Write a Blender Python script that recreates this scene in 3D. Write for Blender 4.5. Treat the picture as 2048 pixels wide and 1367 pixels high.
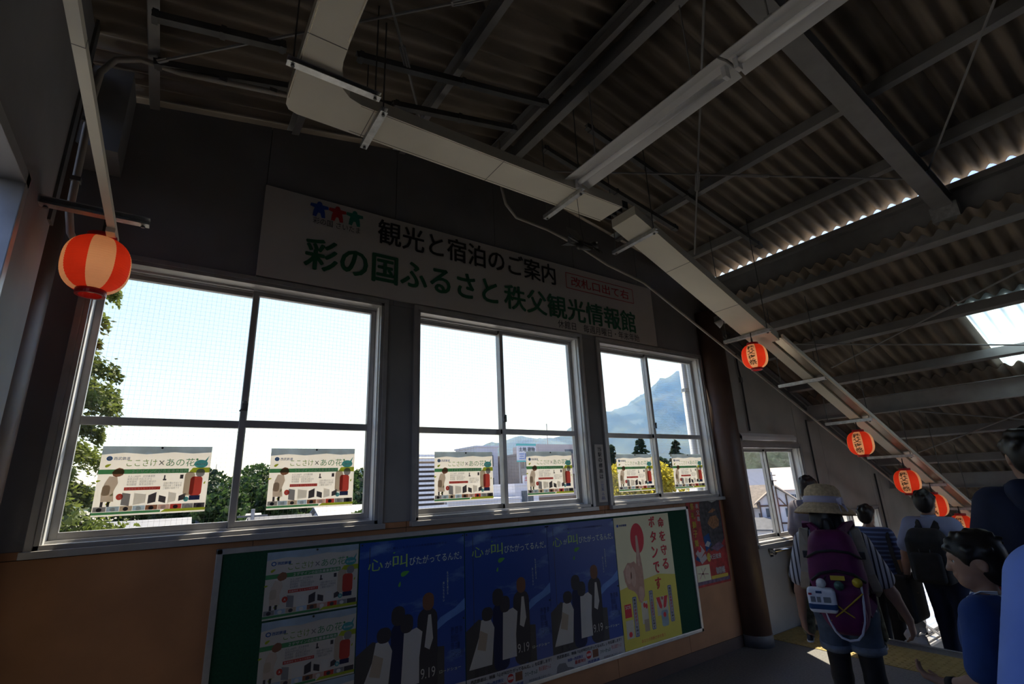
import bpy, bmesh, math, random
import numpy as np
from mathutils import Vector, Matrix

for _o in list(bpy.data.objects):
    bpy.data.objects.remove(_o, do_unlink=True)
SC = bpy.context.scene
COL = SC.collection

# ------------------------------------------------------------------ camera
cam_data = bpy.data.cameras.new('camera')
cam = bpy.data.objects.new('camera', cam_data)
COL.objects.link(cam)
RIGHT = Vector((0.82659692, -0.56130273, -0.0409485))
DOWN = Vector((0.1240903, 0.25274154, -0.95954328))
FWD = Vector((0.54894365, 0.78807421, 0.27856761))
EYE = Vector((0, 0, 1.6))
cam.matrix_world = Matrix(((RIGHT.x, -DOWN.x, -FWD.x, EYE.x),
                           (RIGHT.y, -DOWN.y, -FWD.y, EYE.y),
                           (RIGHT.z, -DOWN.z, -FWD.z, EYE.z),
                           (0, 0, 0, 1)))
cam_data.sensor_width = 36.0
cam_data.lens = 988.02 / 2048 * 36.0
cam_data.clip_end = 9000
cam_data.clip_start = 0.02
SC.camera = cam

# ------------------------------------------------------------------ sky, sun, exposure
SUN_DIR = Vector((0.62, 1.0, 2.0)).normalized()       # towards the sun
world = bpy.data.worlds.new('sky')
SC.world = world
world.use_nodes = True
wn = world.node_tree
wn.nodes.clear()
sky = wn.nodes.new('ShaderNodeTexSky')
sky.sky_type = 'NISHITA'
sky.sun_disc = False
sky.sun_elevation = math.asin(SUN_DIR.z)
sky.sun_rotation = math.atan2(SUN_DIR.x, SUN_DIR.y)
sky.altitude = 230
sky.air_density = 1.0
sky.dust_density = 1.5
sky.ozone_density = 1.6
bg = wn.nodes.new('ShaderNodeBackground')
bg.inputs['Strength'].default_value = 0.30
wo = wn.nodes.new('ShaderNodeOutputWorld')
tint = wn.nodes.new('ShaderNodeMix')          # white balance of the photograph
tint.data_type = 'RGBA'; tint.blend_type = 'MULTIPLY'
tint.inputs['Factor'].default_value = 1.0
tint.inputs['B'].default_value = (1.0, 0.965, 1.14, 1)
wn.links.new(sky.outputs[0], tint.inputs['A'])
wn.links.new(tint.outputs['Result'], bg.inputs[0])
wn.links.new(bg.outputs[0], wo.inputs[0])

sun_data = bpy.data.lights.new('sun', 'SUN')
sun_data.energy = 13.0
sun_data.angle = 0.0093
sun_data.color = (1.0, 0.96, 0.9)
sun = bpy.data.objects.new('sun', sun_data)
COL.objects.link(sun)
sun.rotation_euler = SUN_DIR.to_track_quat('Z', 'Y').to_euler()

SC.view_settings.view_transform = 'Standard'
SC.view_settings.look = 'None'
SC.view_settings.gamma = 1.0
SC.view_settings.use_curve_mapping = False
SC.view_settings.exposure = 0.0
SC.cycles.max_bounces = 8
SC.cycles.diffuse_bounces = 5
SC.cycles.transparent_max_bounces = 24
SC.cycles.caustics_reflective = False
SC.cycles.caustics_refractive = False

# ------------------------------------------------------------------ materials
MATS = {}


def new_mat(name):
    m = bpy.data.materials.new(name)
    m.use_nodes = True
    nt = m.node_tree
    nt.nodes.clear()
    out = nt.nodes.new('ShaderNodeOutputMaterial')
    MATS[name] = m
    return m, nt, out


def noise_color(nt, color, amount, scale, detail=6.0, coord='Object', stretch=None):
    """base colour that wanders a little lighter and darker with noise"""
    tc = nt.nodes.new('ShaderNodeTexCoord')
    mp = nt.nodes.new('ShaderNodeMapping')
    if stretch:
        mp.inputs['Scale'].default_value = stretch
    nt.links.new(tc.outputs[coord], mp.inputs[0])
    nz = nt.nodes.new('ShaderNodeTexNoise')
    nz.inputs['Scale'].default_value = scale
    nz.inputs['Detail'].default_value = detail
    nt.links.new(mp.outputs[0], nz.inputs['Vector'])
    cr = nt.nodes.new('ShaderNodeValToRGB')
    lo = [max(0, c * (1 - amount)) for c in color]
    hi = [min(1, c * (1 + amount)) for c in color]
    cr.color_ramp.elements[0].position = 0.3
    cr.color_ramp.elements[1].position = 0.7
    cr.color_ramp.elements[0].color = (*lo, 1)
    cr.color_ramp.elements[1].color = (*hi, 1)
    nt.links.new(nz.outputs['Fac'], cr.inputs[0])
    return cr.outputs[0], nz.outputs['Fac'], mp


def mat(name, color, rough=0.6, metal=0.0, vary=0.12, scale=6.0, bump=0.0, spec=0.4,
        stretch=None, translucent=0.0, emit=None, emit_strength=0.0):
    if name in MATS:
        return MATS[name]
    m, nt, out = new_mat(name)
    b = nt.nodes.new('ShaderNodeBsdfPrincipled')
    b.inputs['Roughness'].default_value = rough
    b.inputs['Metallic'].default_value = metal
    b.inputs['Specular IOR Level'].default_value = spec
    col, fac, mp = noise_color(nt, color, vary, scale, stretch=stretch)
    nt.links.new(col, b.inputs['Base Color'])
    if bump:
        bp = nt.nodes.new('ShaderNodeBump')
        bp.inputs['Strength'].default_value = bump
        bp.inputs['Distance'].default_value = 0.01
        nt.links.new(fac, bp.inputs['Height'])
        nt.links.new(bp.outputs[0], b.inputs['Normal'])
    if emit:
        b.inputs['Emission Color'].default_value = (*emit, 1)
        b.inputs['Emission Strength'].default_value = emit_strength
    if translucent:
        tr = nt.nodes.new('ShaderNodeBsdfTranslucent')
        nt.links.new(col, tr.inputs['Color'])
        mx = nt.nodes.new('ShaderNodeMixShader')
        mx.inputs[0].default_value = translucent
        nt.links.new(b.outputs[0], mx.inputs[1])
        nt.links.new(tr.outputs[0], mx.inputs[2])
        nt.links.new(mx.outputs[0], out.inputs[0])
    else:
        nt.links.new(b.outputs[0], out.inputs[0])
    return m


def stripe_mat(name, c1, c2, axis, period, duty=0.5, rough=0.8):
    if name in MATS:
        return MATS[name]
    m, nt, out = new_mat(name)
    b = nt.nodes.new('ShaderNodeBsdfPrincipled')
    b.inputs['Roughness'].default_value = rough
    tc = nt.nodes.new('ShaderNodeTexCoord')
    sp = nt.nodes.new('ShaderNodeSeparateXYZ')
    nt.links.new(tc.outputs['Object'], sp.inputs[0])
    dv = nt.nodes.new('ShaderNodeMath'); dv.operation = 'DIVIDE'; dv.inputs[1].default_value = period
    nt.links.new(sp.outputs[axis], dv.inputs[0])
    fr = nt.nodes.new('ShaderNodeMath'); fr.operation = 'FRACT'
    nt.links.new(dv.outputs[0], fr.inputs[0])
    gt = nt.nodes.new('ShaderNodeMath'); gt.operation = 'GREATER_THAN'; gt.inputs[1].default_value = duty
    nt.links.new(fr.outputs[0], gt.inputs[0])
    mx = nt.nodes.new('ShaderNodeMix'); mx.data_type = 'RGBA'
    mx.inputs['A'].default_value = (*c1, 1)
    mx.inputs['B'].default_value = (*c2, 1)
    nt.links.new(gt.outputs[0], mx.inputs['Factor'])
    nt.links.new(mx.outputs['Result'], b.inputs['Base Color'])
    nt.links.new(b.outputs[0], out.inputs[0])
    return m


def glass_mat(name, tint, gloss):
    m, nt, out = new_mat(name)
    t = nt.nodes.new('ShaderNodeBsdfTransparent')
    t.inputs[0].default_value = (*tint, 1)
    g = nt.nodes.new('ShaderNodeBsdfGlossy')
    g.inputs['Roughness'].default_value = 0.03
    mx = nt.nodes.new('ShaderNodeMixShader')
    mx.inputs[0].default_value = gloss
    nt.links.new(t.outputs[0], mx.inputs[1])
    nt.links.new(g.outputs[0], mx.inputs[2])
    nt.links.new(mx.outputs[0], out.inputs[0])
    return m


glass_mat('glass', (0.955, 0.955, 0.96), 0.04)
mat('wall_grey', (0.235, 0.23, 0.235), 0.75, vary=0.10, scale=3.0, bump=0.03)
mat('wall_core', (0.10, 0.10, 0.10), 0.9)
mat('wall_brown', (0.42, 0.20, 0.095), 0.55, vary=0.14, scale=4.0, bump=0.03)
mat('column_brown', (0.105, 0.062, 0.046), 0.5, vary=0.15, scale=5.0, spec=0.5)
mat('stair_panel', (0.42, 0.40, 0.36), 0.7, vary=0.10, scale=3.0)
mat('roof_sheet', (0.30, 0.25, 0.20), 0.95, vary=0.35, scale=3.2, bump=0.15, stretch=(0.5, 2.2, 1))
mat('skylight', (0.80, 0.90, 0.93), 0.5, vary=0.05, scale=10, translucent=0.75)
mat('steel_grey', (0.33, 0.325, 0.32), 0.5, vary=0.12, scale=7.0, spec=0.5)
mat('steel_dark', (0.13, 0.13, 0.13), 0.55, vary=0.2, scale=9.0)
mat('galvanised', (0.52, 0.53, 0.53), 0.42, metal=0.6, vary=0.2, scale=30)
mat('duct_cream', (0.84, 0.785, 0.65), 0.5, vary=0.05, scale=3.0)
mat('duct_seam', (0.25, 0.23, 0.2), 0.8)
mat('duct_brown', (0.34, 0.29, 0.22), 0.25, metal=0.3, vary=0.15, scale=6.0)
mat('conduit', (0.38, 0.35, 0.31), 0.5)
mat('cable_black', (0.03, 0.03, 0.032), 0.6)
mat('window_frame', (0.40, 0.39, 0.385), 0.35, metal=0.35, vary=0.1, scale=12)
mat('window_white', (0.78, 0.80, 0.80), 0.5, vary=0.06, scale=9)
mat('wire', (0.28, 0.29, 0.28), 0.6)
mat('white_enamel', (0.76, 0.75, 0.74), 0.28, vary=0.04, scale=8)
mat('tube_glass', (0.93, 0.93, 0.93), 0.12, vary=0.02)
mat('floor', (0.15, 0.147, 0.143), 0.65, vary=0.22, scale=60, bump=0.05)
mat('tactile', (0.36, 0.26, 0.09), 0.7, vary=0.15, scale=14)
mat('step', (0.22, 0.215, 0.21), 0.8, vary=0.2, scale=30)
mat('nosing', (0.30, 0.29, 0.27), 0.6)
mat('chrome', (0.75, 0.75, 0.75), 0.18, metal=1.0, vary=0.03)
mat('sign_white', (0.60, 0.56, 0.52), 0.5, vary=0.05, scale=3)
mat('ink_black', (0.018, 0.018, 0.018), 0.5, vary=0)
mat('ink_green', (0.014, 0.13, 0.06), 0.5, vary=0)
mat('ink_red', (0.52, 0.03, 0.035), 0.5, vary=0)
mat('ink_blue', (0.02, 0.07, 0.36), 0.5, vary=0)
mat('ink_teal', (0.02, 0.23, 0.17), 0.5, vary=0)
mat('felt_green', (0.008, 0.06, 0.032), 0.95, vary=0.2, scale=80)
mat('alu', (0.62, 0.62, 0.62), 0.35, metal=0.7, vary=0.08, scale=20)

# ------------------------------------------------------------------ object helpers


def link(o, parent=None):
    COL.objects.link(o)
    if parent is not None:
        o.parent = parent
    return o


def tag(o, label=None, cat=None, group=None, kind=None):
    if label:
        o['label'] = label
    if cat:
        o['category'] = cat
    if group:
        o['group'] = group
    if kind:
        o['kind'] = kind
    return o


def thing(name, label, cat, loc=(0, 0, 0), rz=0.0, group=None):
    o = bpy.data.objects.new(name, None)
    o.empty_display_size = 0.1
    o.location = loc
    o.rotation_euler = (0, 0, rz)
    link(o)
    return tag(o, label, cat, group)


def copy_tree(o, parent=None):
    c = o.copy()
    COL.objects.link(c)
    c.parent = parent
    for ch in o.children:
        copy_tree(ch, c)
    return c


class MB:
    """collects shapes and links them as ONE mesh object"""

    def __init__(self):
        self.v = []
        self.f = []

    def add(self, verts, faces):
        n = len(self.v)
        self.v.extend([tuple(p) for p in verts])
        self.f.extend([tuple(i + n for i in f) for f in faces])
        return self

    def box(self, x0, x1, y0, y1, z0, z1):
        return self.add([(x0, y0, z0), (x1, y0, z0), (x1, y1, z0), (x0, y1, z0),
                         (x0, y0, z1), (x1, y0, z1), (x1, y1, z1), (x0, y1, z1)],
                        [(0, 3, 2, 1), (4, 5, 6, 7), (0, 1, 5, 4), (1, 2, 6, 5), (2, 3, 7, 6), (3, 0, 4, 7)])

    def prism_y(self, poly, y0, y1):
        """polygon in x,z extruded along y"""
        n = len(poly)
        v = [(p[0], y0, p[1]) for p in poly] + [(p[0], y1, p[1]) for p in poly]
        f = [tuple(range(n)), tuple(range(2 * n - 1, n - 1, -1))]
        f += [(i, i + n, (i + 1) % n + n, (i + 1) % n) for i in range(n)]
        return self.add(v, f)

    def prism_x(self, poly, x0, x1):
        n = len(poly)
        v = [(x0, p[0], p[1]) for p in poly] + [(x1, p[0], p[1]) for p in poly]
        f = [tuple(range(n)), tuple(range(2 * n - 1, n - 1, -1))]
        f += [(i, i + n, (i + 1) % n + n, (i + 1) % n) for i in range(n)]
        return self.add(v, f)

    def prism_z(self, poly, z0, z1):
        n = len(poly)
        v = [(p[0], p[1], z0) for p in poly] + [(p[0], p[1], z1) for p in poly]
        f = [tuple(range(n - 1, -1, -1)), tuple(range(n, 2 * n))]
        f += [(i, (i + 1) % n, (i + 1) % n + n, i + n) for i in range(n)]
        return self.add(v, f)

    def sweep(self, a, b, poly, up=(0, 0, 1)):
        """cross-section polygon (side, up) swept from a to b"""
        a = Vector(a); b = Vector(b)
        d = (b - a).normalized()
        s = d.cross(Vector(up)).normalized()
        u = s.cross(d).normalized()
        n = len(poly)
        v = [a + s * p[0] + u * p[1] for p in poly] + [b + s * p[0] + u * p[1] for p in poly]
        f = [tuple(range(n)), tuple(range(2 * n - 1, n - 1, -1))]
        f += [(i, i + n, (i + 1) % n + n, (i + 1) % n) for i in range(n)]
        return self.add(v, f)

    def bar(self, a, b, w, h, up=(0, 0, 1)):
        return self.sweep(a, b, [(-w / 2, -h / 2), (w / 2, -h / 2), (w / 2, h / 2), (-w / 2, h / 2)], up)

    def hbeam(self, a, b, w, h, t=0.012, up=(0, 0, 1)):
        W, H = w / 2, h / 2
        return self.sweep(a, b, [(-W, -H), (W, -H), (W, -H + t), (t / 2, -H + t), (t / 2, H - t), (W, H - t),
                                 (W, H), (-W, H), (-W, H - t), (-t / 2, H - t), (-t / 2, -H + t), (-W, -H + t)], up)

    def channel(self, a, b, w, h, t=0.006, up=(0, 0, 1), side=1):
        """C channel, open to one side"""
        W, H = w / 2, h / 2
        p = [(-W, -H), (W, -H), (W, -H + t), (-W + t, -H + t), (-W + t, H - t), (W, H - t), (W, H), (-W, H)]
        p = [(x * side, z) for x, z in p]
        return self.sweep(a, b, p, up)

    def tube(self, pts, r, n=8, cap=True):
        pts = [Vector(p) for p in pts]
        rs = r if isinstance(r, (list, tuple)) else [r] * len(pts)
        base = len(self.v)
        prev = None
        for i, p in enumerate(pts):
            if i == 0:
                d = pts[1] - p
            elif i == len(pts) - 1:
                d = p - pts[i - 1]
            else:
                d = (pts[i + 1] - p).normalized() + (p - pts[i - 1]).normalized()
            d.normalize()
            if prev is None:
                ref = Vector((0, 0, 1)) if abs(d.z) < 0.9 else Vector((1, 0, 0))
                s = d.cross(ref).normalized()
            else:
                s = (prev - d * prev.dot(d)).normalized()
            prev = s
            u = d.cross(s)
            for k in range(n):
                t = 2 * math.pi * k / n
                self.v.append(tuple(p + (s * math.cos(t) + u * math.sin(t)) * rs[i]))
        for i in range(len(pts) - 1):
            for k in range(n):
                a = base + i * n + k
                b = base + i * n + (k + 1) % n
                self.f.append((a, b, b + n, a + n))
        if cap:
            self.f.append(tuple(base + k for k in range(n - 1, -1, -1)))
            e = base + (len(pts) - 1) * n
            self.f.append(tuple(e + k for k in range(n)))
        return self

    def lathe(self, prof, n=24, c=(0, 0, 0), a0=0.0, a1=2 * math.pi):
        """profile of (r, z) turned around the z axis at c"""
        base = len(self.v)
        full = abs(a1 - a0 - 2 * math.pi) < 1e-6
        m = n if full else n + 1
        for r, z in prof:
            for k in range(m):
                t = a0 + (a1 - a0) * k / n
                self.v.append((c[0] + r * math.cos(t), c[1] + r * math.sin(t), c[2] + z))
        for i in range(len(prof) - 1):
            for k in range(n):
                a = base + i * m + k
                b = base + i * m + (k + 1) % m
                self.f.append((a, b, b + m, a + m))
        return self

    def build(self, name, m, parent=None, smooth=False, bevel=0.0, kind=None, loc=None):
        me = bpy.data.meshes.new(name)
        me.from_pydata(self.v, [], self.f)
        me.materials.append(MATS[m] if isinstance(m, str) else m)
        if bevel:
            bm = bmesh.new(); bm.from_mesh(me)
            bmesh.ops.bevel(bm, geom=bm.edges[:], offset=bevel, segments=2, affect='EDGES', profile=0.7)
            bm.to_mesh(me); bm.free()
        bm = bmesh.new(); bm.from_mesh(me)
        bmesh.ops.recalc_face_normals(bm, faces=bm.faces[:])
        bm.to_mesh(me); bm.free()
        if smooth:
            me.polygons.foreach_set('use_smooth', [True] * len(me.polygons))
        o = bpy.data.objects.new(name, me)
        link(o, parent)
        if loc:
            o.location = loc
        if kind:
            o['kind'] = kind
        return o


def off(p, loc):
    return tuple(p[i] - loc[i] for i in range(3))


# ---- lettering: real characters turned into thin meshes
_txt_cache = {}


def text_verts(s, bold=0.0, line=1.0, align='LEFT'):
    key = (s, bold, line, align)
    if key in _txt_cache:
        return _txt_cache[key]
    cu = bpy.data.curves.new('t', 'FONT')
    cu.body = s
    cu.size = 1.0
    cu.offset = bold
    cu.space_line = line
    cu.align_x = align
    cu.resolution_u = 3
    ob = bpy.data.objects.new('t', cu)
    COL.objects.link(ob)
    dg = bpy.context.evaluated_depsgraph_get()
    me = bpy.data.meshes.new_from_object(ob.evaluated_get(dg))
    v = np.array([tuple(p.co) for p in me.vertices]) if len(me.vertices) else np.zeros((0, 3))
    f = [tuple(p.vertices) for p in me.polygons]
    bpy.data.objects.remove(ob, do_unlink=True)
    bpy.data.curves.remove(cu)
    bpy.data.meshes.remove(me)
    _txt_cache[key] = (v, f)
    return v, f


def lettering(name, s, box, m, parent, depth=0.001, bold=0.0, keep=False, line=1.0, align='LEFT', shear=0.0):
    """characters fitted into box=(u0,u1,v0,v1) of the parent's front (facing -y)"""
    v, f = text_verts(s, min(bold, 0.0), line, align)
    if not len(v):
        return None
    if bold > 0.008:
        b = bold * 0.8
        n0 = len(v)
        sh = [(b, 0), (-b, 0), (0, b * 0.7), (0, -b * 0.7)]
        if bold > 0.018:
            sh += [(b * .6, b * .5), (-b * .6, b * .5), (b * .6, -b * .5), (-b * .6, -b * .5)]
        v = np.concatenate([v * [1, 1, 0] + np.array([dx, dy, 0.00025 * k]) for k, (dx, dy) in enumerate(sh)])
        f = [tuple(i + n0 * k for i in q) for k in range(len(sh)) for q in f]
    u0, u1, v0, v1 = box
    lo = v.min(0); hi = v.max(0)
    sx = (u1 - u0) / (hi[0] - lo[0]); sy = (v1 - v0) / (hi[1] - lo[1])
    if keep:
        sx = sy = min(sx, sy)
    mb = MB()
    mb.add([(u0 + (p[0] - lo[0]) * sx + shear * (p[1] - lo[1]) * sy, -depth - (p[2] if bold > 0.008 else 0.0) * (2.0 if v1 - v0 < 0.4 else 20.0), v0 + (p[1] - lo[1]) * sy) for p in v], f)
    me = bpy.data.meshes.new(name)
    me.from_pydata(mb.v, [], mb.f)
    me.materials.append(MATS[m])
    o = bpy.data.objects.new(name, me)
    link(o, parent)
    return o


def flat(name, polys, m, parent, depth=0.0006, back=None):
    """flat printed shapes on the parent's front (facing -y)"""
    first_ = None
    for p in polys:
        mb = MB()
        mb.add([(u, -depth, v) for u, v in p], [tuple(range(len(p)))])
        me = bpy.data.meshes.new(name)
        me.from_pydata(mb.v, [], mb.f)
        me.materials.append(MATS[m])
        o = link(bpy.data.objects.new(name, me), parent)
        first_ = first_ or o
    return first_


def rect(u0, u1, v0, v1):
    return [(u0, v0), (u1, v0), (u1, v1), (u0, v1)]


def ell(cu, cv, ru, rv, n=20):
    return [(cu + ru * math.cos(2 * math.pi * k / n), cv + rv * math.sin(2 * math.pi * k / n)) for k in range(n)]


def rrect(u0, u1, v0, v1, r, n=4):
    pts = []
    for cx, cy, a in ((u1 - r, v0 + r, -90), (u1 - r, v1 - r, 0), (u0 + r, v1 - r, 90), (u0 + r, v0 + r, 180)):
        for k in range(n + 1):
            t = math.radians(a + 90 * k / n)
            pts.append((cx + r * math.cos(t), cy + r * math.sin(t)))
    return pts


def leaf(cu, cv, s, ang):
    pts = []
    for k in range(12):
        t = 2 * math.pi * k / 12
        x = s * math.cos(t); y = 0.45 * s * math.sin(t) * (1 - 0.5 * math.cos(t))
        pts.append((cu + x * math.cos(ang) - y * math.sin(ang), cv + x * math.sin(ang) + y * math.cos(ang)))
    return pts


# ---- smooth solids from distance fields (bodies, clothes, soft things)


class Sdf:
    def __init__(self, vox=0.008, k=0.03):
        self.p = []
        self.vox = vox
        self.k = k

    def cap(self, a, b, ra, rb=None, k=None, sub=False):
        self.p.append(('cap', np.array(a, float), np.array(b, float), ra, ra if rb is None else rb,
                       self.k if k is None else k, sub))
        return self

    def ell(self, c, r, k=None, sub=False, rot=None):
        self.p.append(('ell', np.array(c, float), np.array(r, float), rot, None, self.k if k is None else k, sub))
        return self

    def rbox(self, c, h, r, k=None, sub=False, rot=None):
        self.p.append(('box', np.array(c, float), np.array(h, float), r, rot, self.k if k is None else k, sub))
        return self

    def half(self, n, d):
        """keep only where n.p < d"""
        self.p.append(('half', np.array(n, float), d, None, None, 0, False))
        return self

    def mesh(self):
        lo = np.full(3, 1e9); hi = -lo
        for q in self.p:
            if q[6] or q[0] == 'half':
                continue
            if q[0] == 'cap':
                R = max(q[3], q[4])
                lo = np.minimum(lo, np.minimum(q[1], q[2]) - R); hi = np.maximum(hi, np.maximum(q[1], q[2]) + R)
            elif q[0] == 'ell':
                R = max(q[2]) if q[3] is not None else q[2]
                lo = np.minimum(lo, q[1] - R); hi = np.maximum(hi, q[1] + R)
            else:
                R = (np.linalg.norm(q[2]) if q[4] is not None else q[2]) + q[3]
                lo = np.minimum(lo, q[1] - R); hi = np.maximum(hi, q[1] + R)
        h = self.vox
        lo = lo - 3 * h - self.k * 0.5; hi = hi + 3 * h + self.k * 0.5
        n = np.ceil((hi - lo) / h).astype(int) + 1
        ax = [(lo[i] + h * np.arange(n[i])).astype(np.float32) for i in range(3)]
        F = np.full(n, 0.2, np.float32)
        for q in self.p:
            if q[0] == 'half':
                d = (ax[0][:, None, None] * q[1][0] + ax[1][None, :, None] * q[1][1] + ax[2][None, None, :] * q[1][2]) - q[2]
                F = np.maximum(F, d.astype(np.float32))
                continue
            k = max(q[5], 1e-4)
            mg = k + 4 * h
            if q[0] == 'cap':
                R = max(q[3], q[4]) + mg
                a0 = np.minimum(q[1], q[2]) - R; a1 = np.maximum(q[1], q[2]) + R
            elif q[0] == 'ell':
                R = (max(q[2]) if q[3] is not None else q[2]) + mg
                a0 = q[1] - R; a1 = q[1] + R
            else:
                R = (np.linalg.norm(q[2]) if q[4] is not None else q[2]) + q[3] + mg
                a0 = q[1] - R; a1 = q[1] + R
            i0 = np.clip(np.floor((a0 - lo) / h).astype(int), 0, n)
            i1 = np.clip(np.ceil((a1 - lo) / h).astype(int) + 1, 0, n)
            if np.any(i1 <= i0):
                continue
            X = ax[0][i0[0]:i1[0]][:, None, None]; Y = ax[1][i0[1]:i1[1]][None, :, None]; Z = ax[2][i0[2]:i1[2]][None, None, :]
            if q[0] == 'cap':
                a, b = q[1], q[2]
                ab = b - a
                L = max(float(ab @ ab), 1e-9)
                t = np.clip(((X - a[0]) * ab[0] + (Y - a[1]) * ab[1] + (Z - a[2]) * ab[2]) / L, 0, 1)
                d = np.sqrt((X - a[0] - t * ab[0]) ** 2 + (Y - a[1] - t * ab[1]) ** 2 + (Z - a[2] - t * ab[2]) ** 2) - (q[3] + (q[4] - q[3]) * t)
            else:
                x, y, z = X - q[1][0], Y - q[1][1], Z - q[1][2]
                rot = q[3] if q[0] == 'ell' else q[4]
                if rot is not None:
                    x, y, z = (rot[0][0] * x + rot[1][0] * y + rot[2][0] * z,
                               rot[0][1] * x + rot[1][1] * y + rot[2][1] * z,
                               rot[0][2] * x + rot[1][2] * y + rot[2][2] * z)
                if q[0] == 'ell':
                    r = q[2]
                    k0 = np.sqrt((x / r[0]) ** 2 + (y / r[1]) ** 2 + (z / r[2]) ** 2)
                    k1 = np.sqrt((x / r[0] ** 2) ** 2 + (y / r[1] ** 2) ** 2 + (z / r[2] ** 2) ** 2)
                    d = np.where(k0 < 1e-6, -min(r), k0 * (k0 - 1) / np.maximum(k1, 1e-6))
                else:
                    hb = q[2]
                    qx = np.abs(x) - hb[0]; qy = np.abs(y) - hb[1]; qz = np.abs(z) - hb[2]
                    d = np.sqrt(np.maximum(qx, 0) ** 2 + np.maximum(qy, 0) ** 2 + np.maximum(qz, 0) ** 2) + \
                        np.minimum(np.maximum(qx, np.maximum(qy, qz)), 0) - q[3]
            S = F[i0[0]:i1[0], i0[1]:i1[1], i0[2]:i1[2]]
            if q[6]:
                S[...] = np.maximum(S, -d)
            else:
                hh = np.clip(0.5 + 0.5 * (S - d) / k, 0, 1)
                S[...] = S * (1 - hh) + d * hh - k * hh * (1 - hh)
        return surface_net(F, lo, h)

    def build(self, name, m, parent=None, relax=1):
        v, f = self.mesh()
        if relax and len(f):
            v = relax_mesh(v, f, relax)
        me = bpy.data.meshes.new(name)
        me.vertices.add(len(v)); me.vertices.foreach_set('co', v.astype(np.float32).ravel())
        me.loops.add(len(f) * 4); me.polygons.add(len(f))
        me.loops.foreach_set('vertex_index', f.astype(np.int32).ravel())
        me.polygons.foreach_set('loop_start', np.arange(0, len(f) * 4, 4, dtype=np.int32))
        me.update(calc_edges=True)
        me.polygons.foreach_set('use_smooth', np.ones(len(f), bool))
        me.materials.append(MATS[m] if isinstance(m, str) else m)
        o = bpy.data.objects.new(name, me)
        return link(o, parent)


def relax_mesh(v, f, it):
    for _ in range(it):
        acc = np.zeros_like(v); cnt = np.zeros(len(v))
        for a, b in ((0, 1), (1, 2), (2, 3), (3, 0)):
            np.add.at(acc, f[:, a], v[f[:, b]]); np.add.at(acc, f[:, b], v[f[:, a]])
            np.add.at(cnt, f[:, a], 1); np.add.at(cnt, f[:, b], 1)
        v = v * 0.5 + 0.5 * acc / np.maximum(cnt, 1)[:, None]
    return v


def surface_net(F, lo, h):
    ins = F < 0
    n = F.shape
    c = np.zeros((n[0] - 1, n[1] - 1, n[2] - 1), np.int8)
    for dx in (0, 1):
        for dy in (0, 1):
            for dz in (0, 1):
                c += ins[dx:n[0] - 1 + dx, dy:n[1] - 1 + dy, dz:n[2] - 1 + dz]
    act = np.argwhere((c > 0) & (c < 8))
    idx = np.full(c.shape, -1, np.int64)
    idx[act[:, 0], act[:, 1], act[:, 2]] = np.arange(len(act))
    pos = np.zeros((len(act), 3)); cnt = np.zeros(len(act))
    corners = [(dx, dy, dz) for dx in (0, 1) for dy in (0, 1) for dz in (0, 1)]
    for i, p in enumerate(corners):
        for q in corners[i + 1:]:
            if sum(abs(p[j] - q[j]) for j in range(3)) != 1:
                continue
            A = F[act[:, 0] + p[0], act[:, 1] + p[1], act[:, 2] + p[2]]
            B = F[act[:, 0] + q[0], act[:, 1] + q[1], act[:, 2] + q[2]]
            s = (A < 0) != (B < 0)
            t = np.where(s, A / np.where(np.abs(A - B) < 1e-9, 1, A - B), 0)
            for j in range(3):
                pos[:, j] += np.where(s, p[j] + t * (q[j] - p[j]), 0)
            cnt += s
    pos = lo + h * (act + pos / np.maximum(cnt, 1)[:, None])
    faces = []
    for axis in range(3):
        b, cc = [(1, 2), (2, 0), (0, 1)][axis]
        sl0 = [slice(None)] * 3; sl1 = [slice(None)] * 3
        sl0[axis] = slice(0, n[axis] - 1); sl1[axis] = slice(1, n[axis])
        A = ins[tuple(sl0)]; B = ins[tuple(sl1)]
        e = np.argwhere(A != B)
        ok = (e[:, b] > 0) & (e[:, cc] > 0) & (e[:, b] < n[b] - 1) & (e[:, cc] < n[cc] - 1)
        e = e[ok]
        flip = A[e[:, 0], e[:, 1], e[:, 2]]
        q = []
        for ob, oc in ((-1, -1), (0, -1), (0, 0), (-1, 0)):
            g = e.copy(); g[:, b] += ob; g[:, cc] += oc
            q.append(idx[g[:, 0], g[:, 1], g[:, 2]])
        q = np.stack(q, 1)
        q = np.where(flip[:, None], q, q[:, ::-1])
        faces.append(q)
    f = np.concatenate(faces)
    return pos, f


def dots(v):
    return np.array(v, float)

# ------------------------------------------------------------------ the setting
D = 3.285            # inner face of the window wall
GY = 3.405           # plane of the glazing
RIDGE_X = 2.1
STAIR_X = 6.1        # edge of the top step
S_SLOPE = 0.441


def wall_top(x):
    return 4.008 + 0.19 * x if x < RIDGE_X else 4.407 - 0.19 * (x - RIDGE_X)


def roof_z(x):
    return wall_top(x) + 0.078


def stair_roof_z(x):
    return 3.47 - 0.44 * (x - 5.14)


def stair_z(x):
    return 0.0 if x < STAIR_X else -S_SLOPE * (x - STAIR_X)


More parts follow.
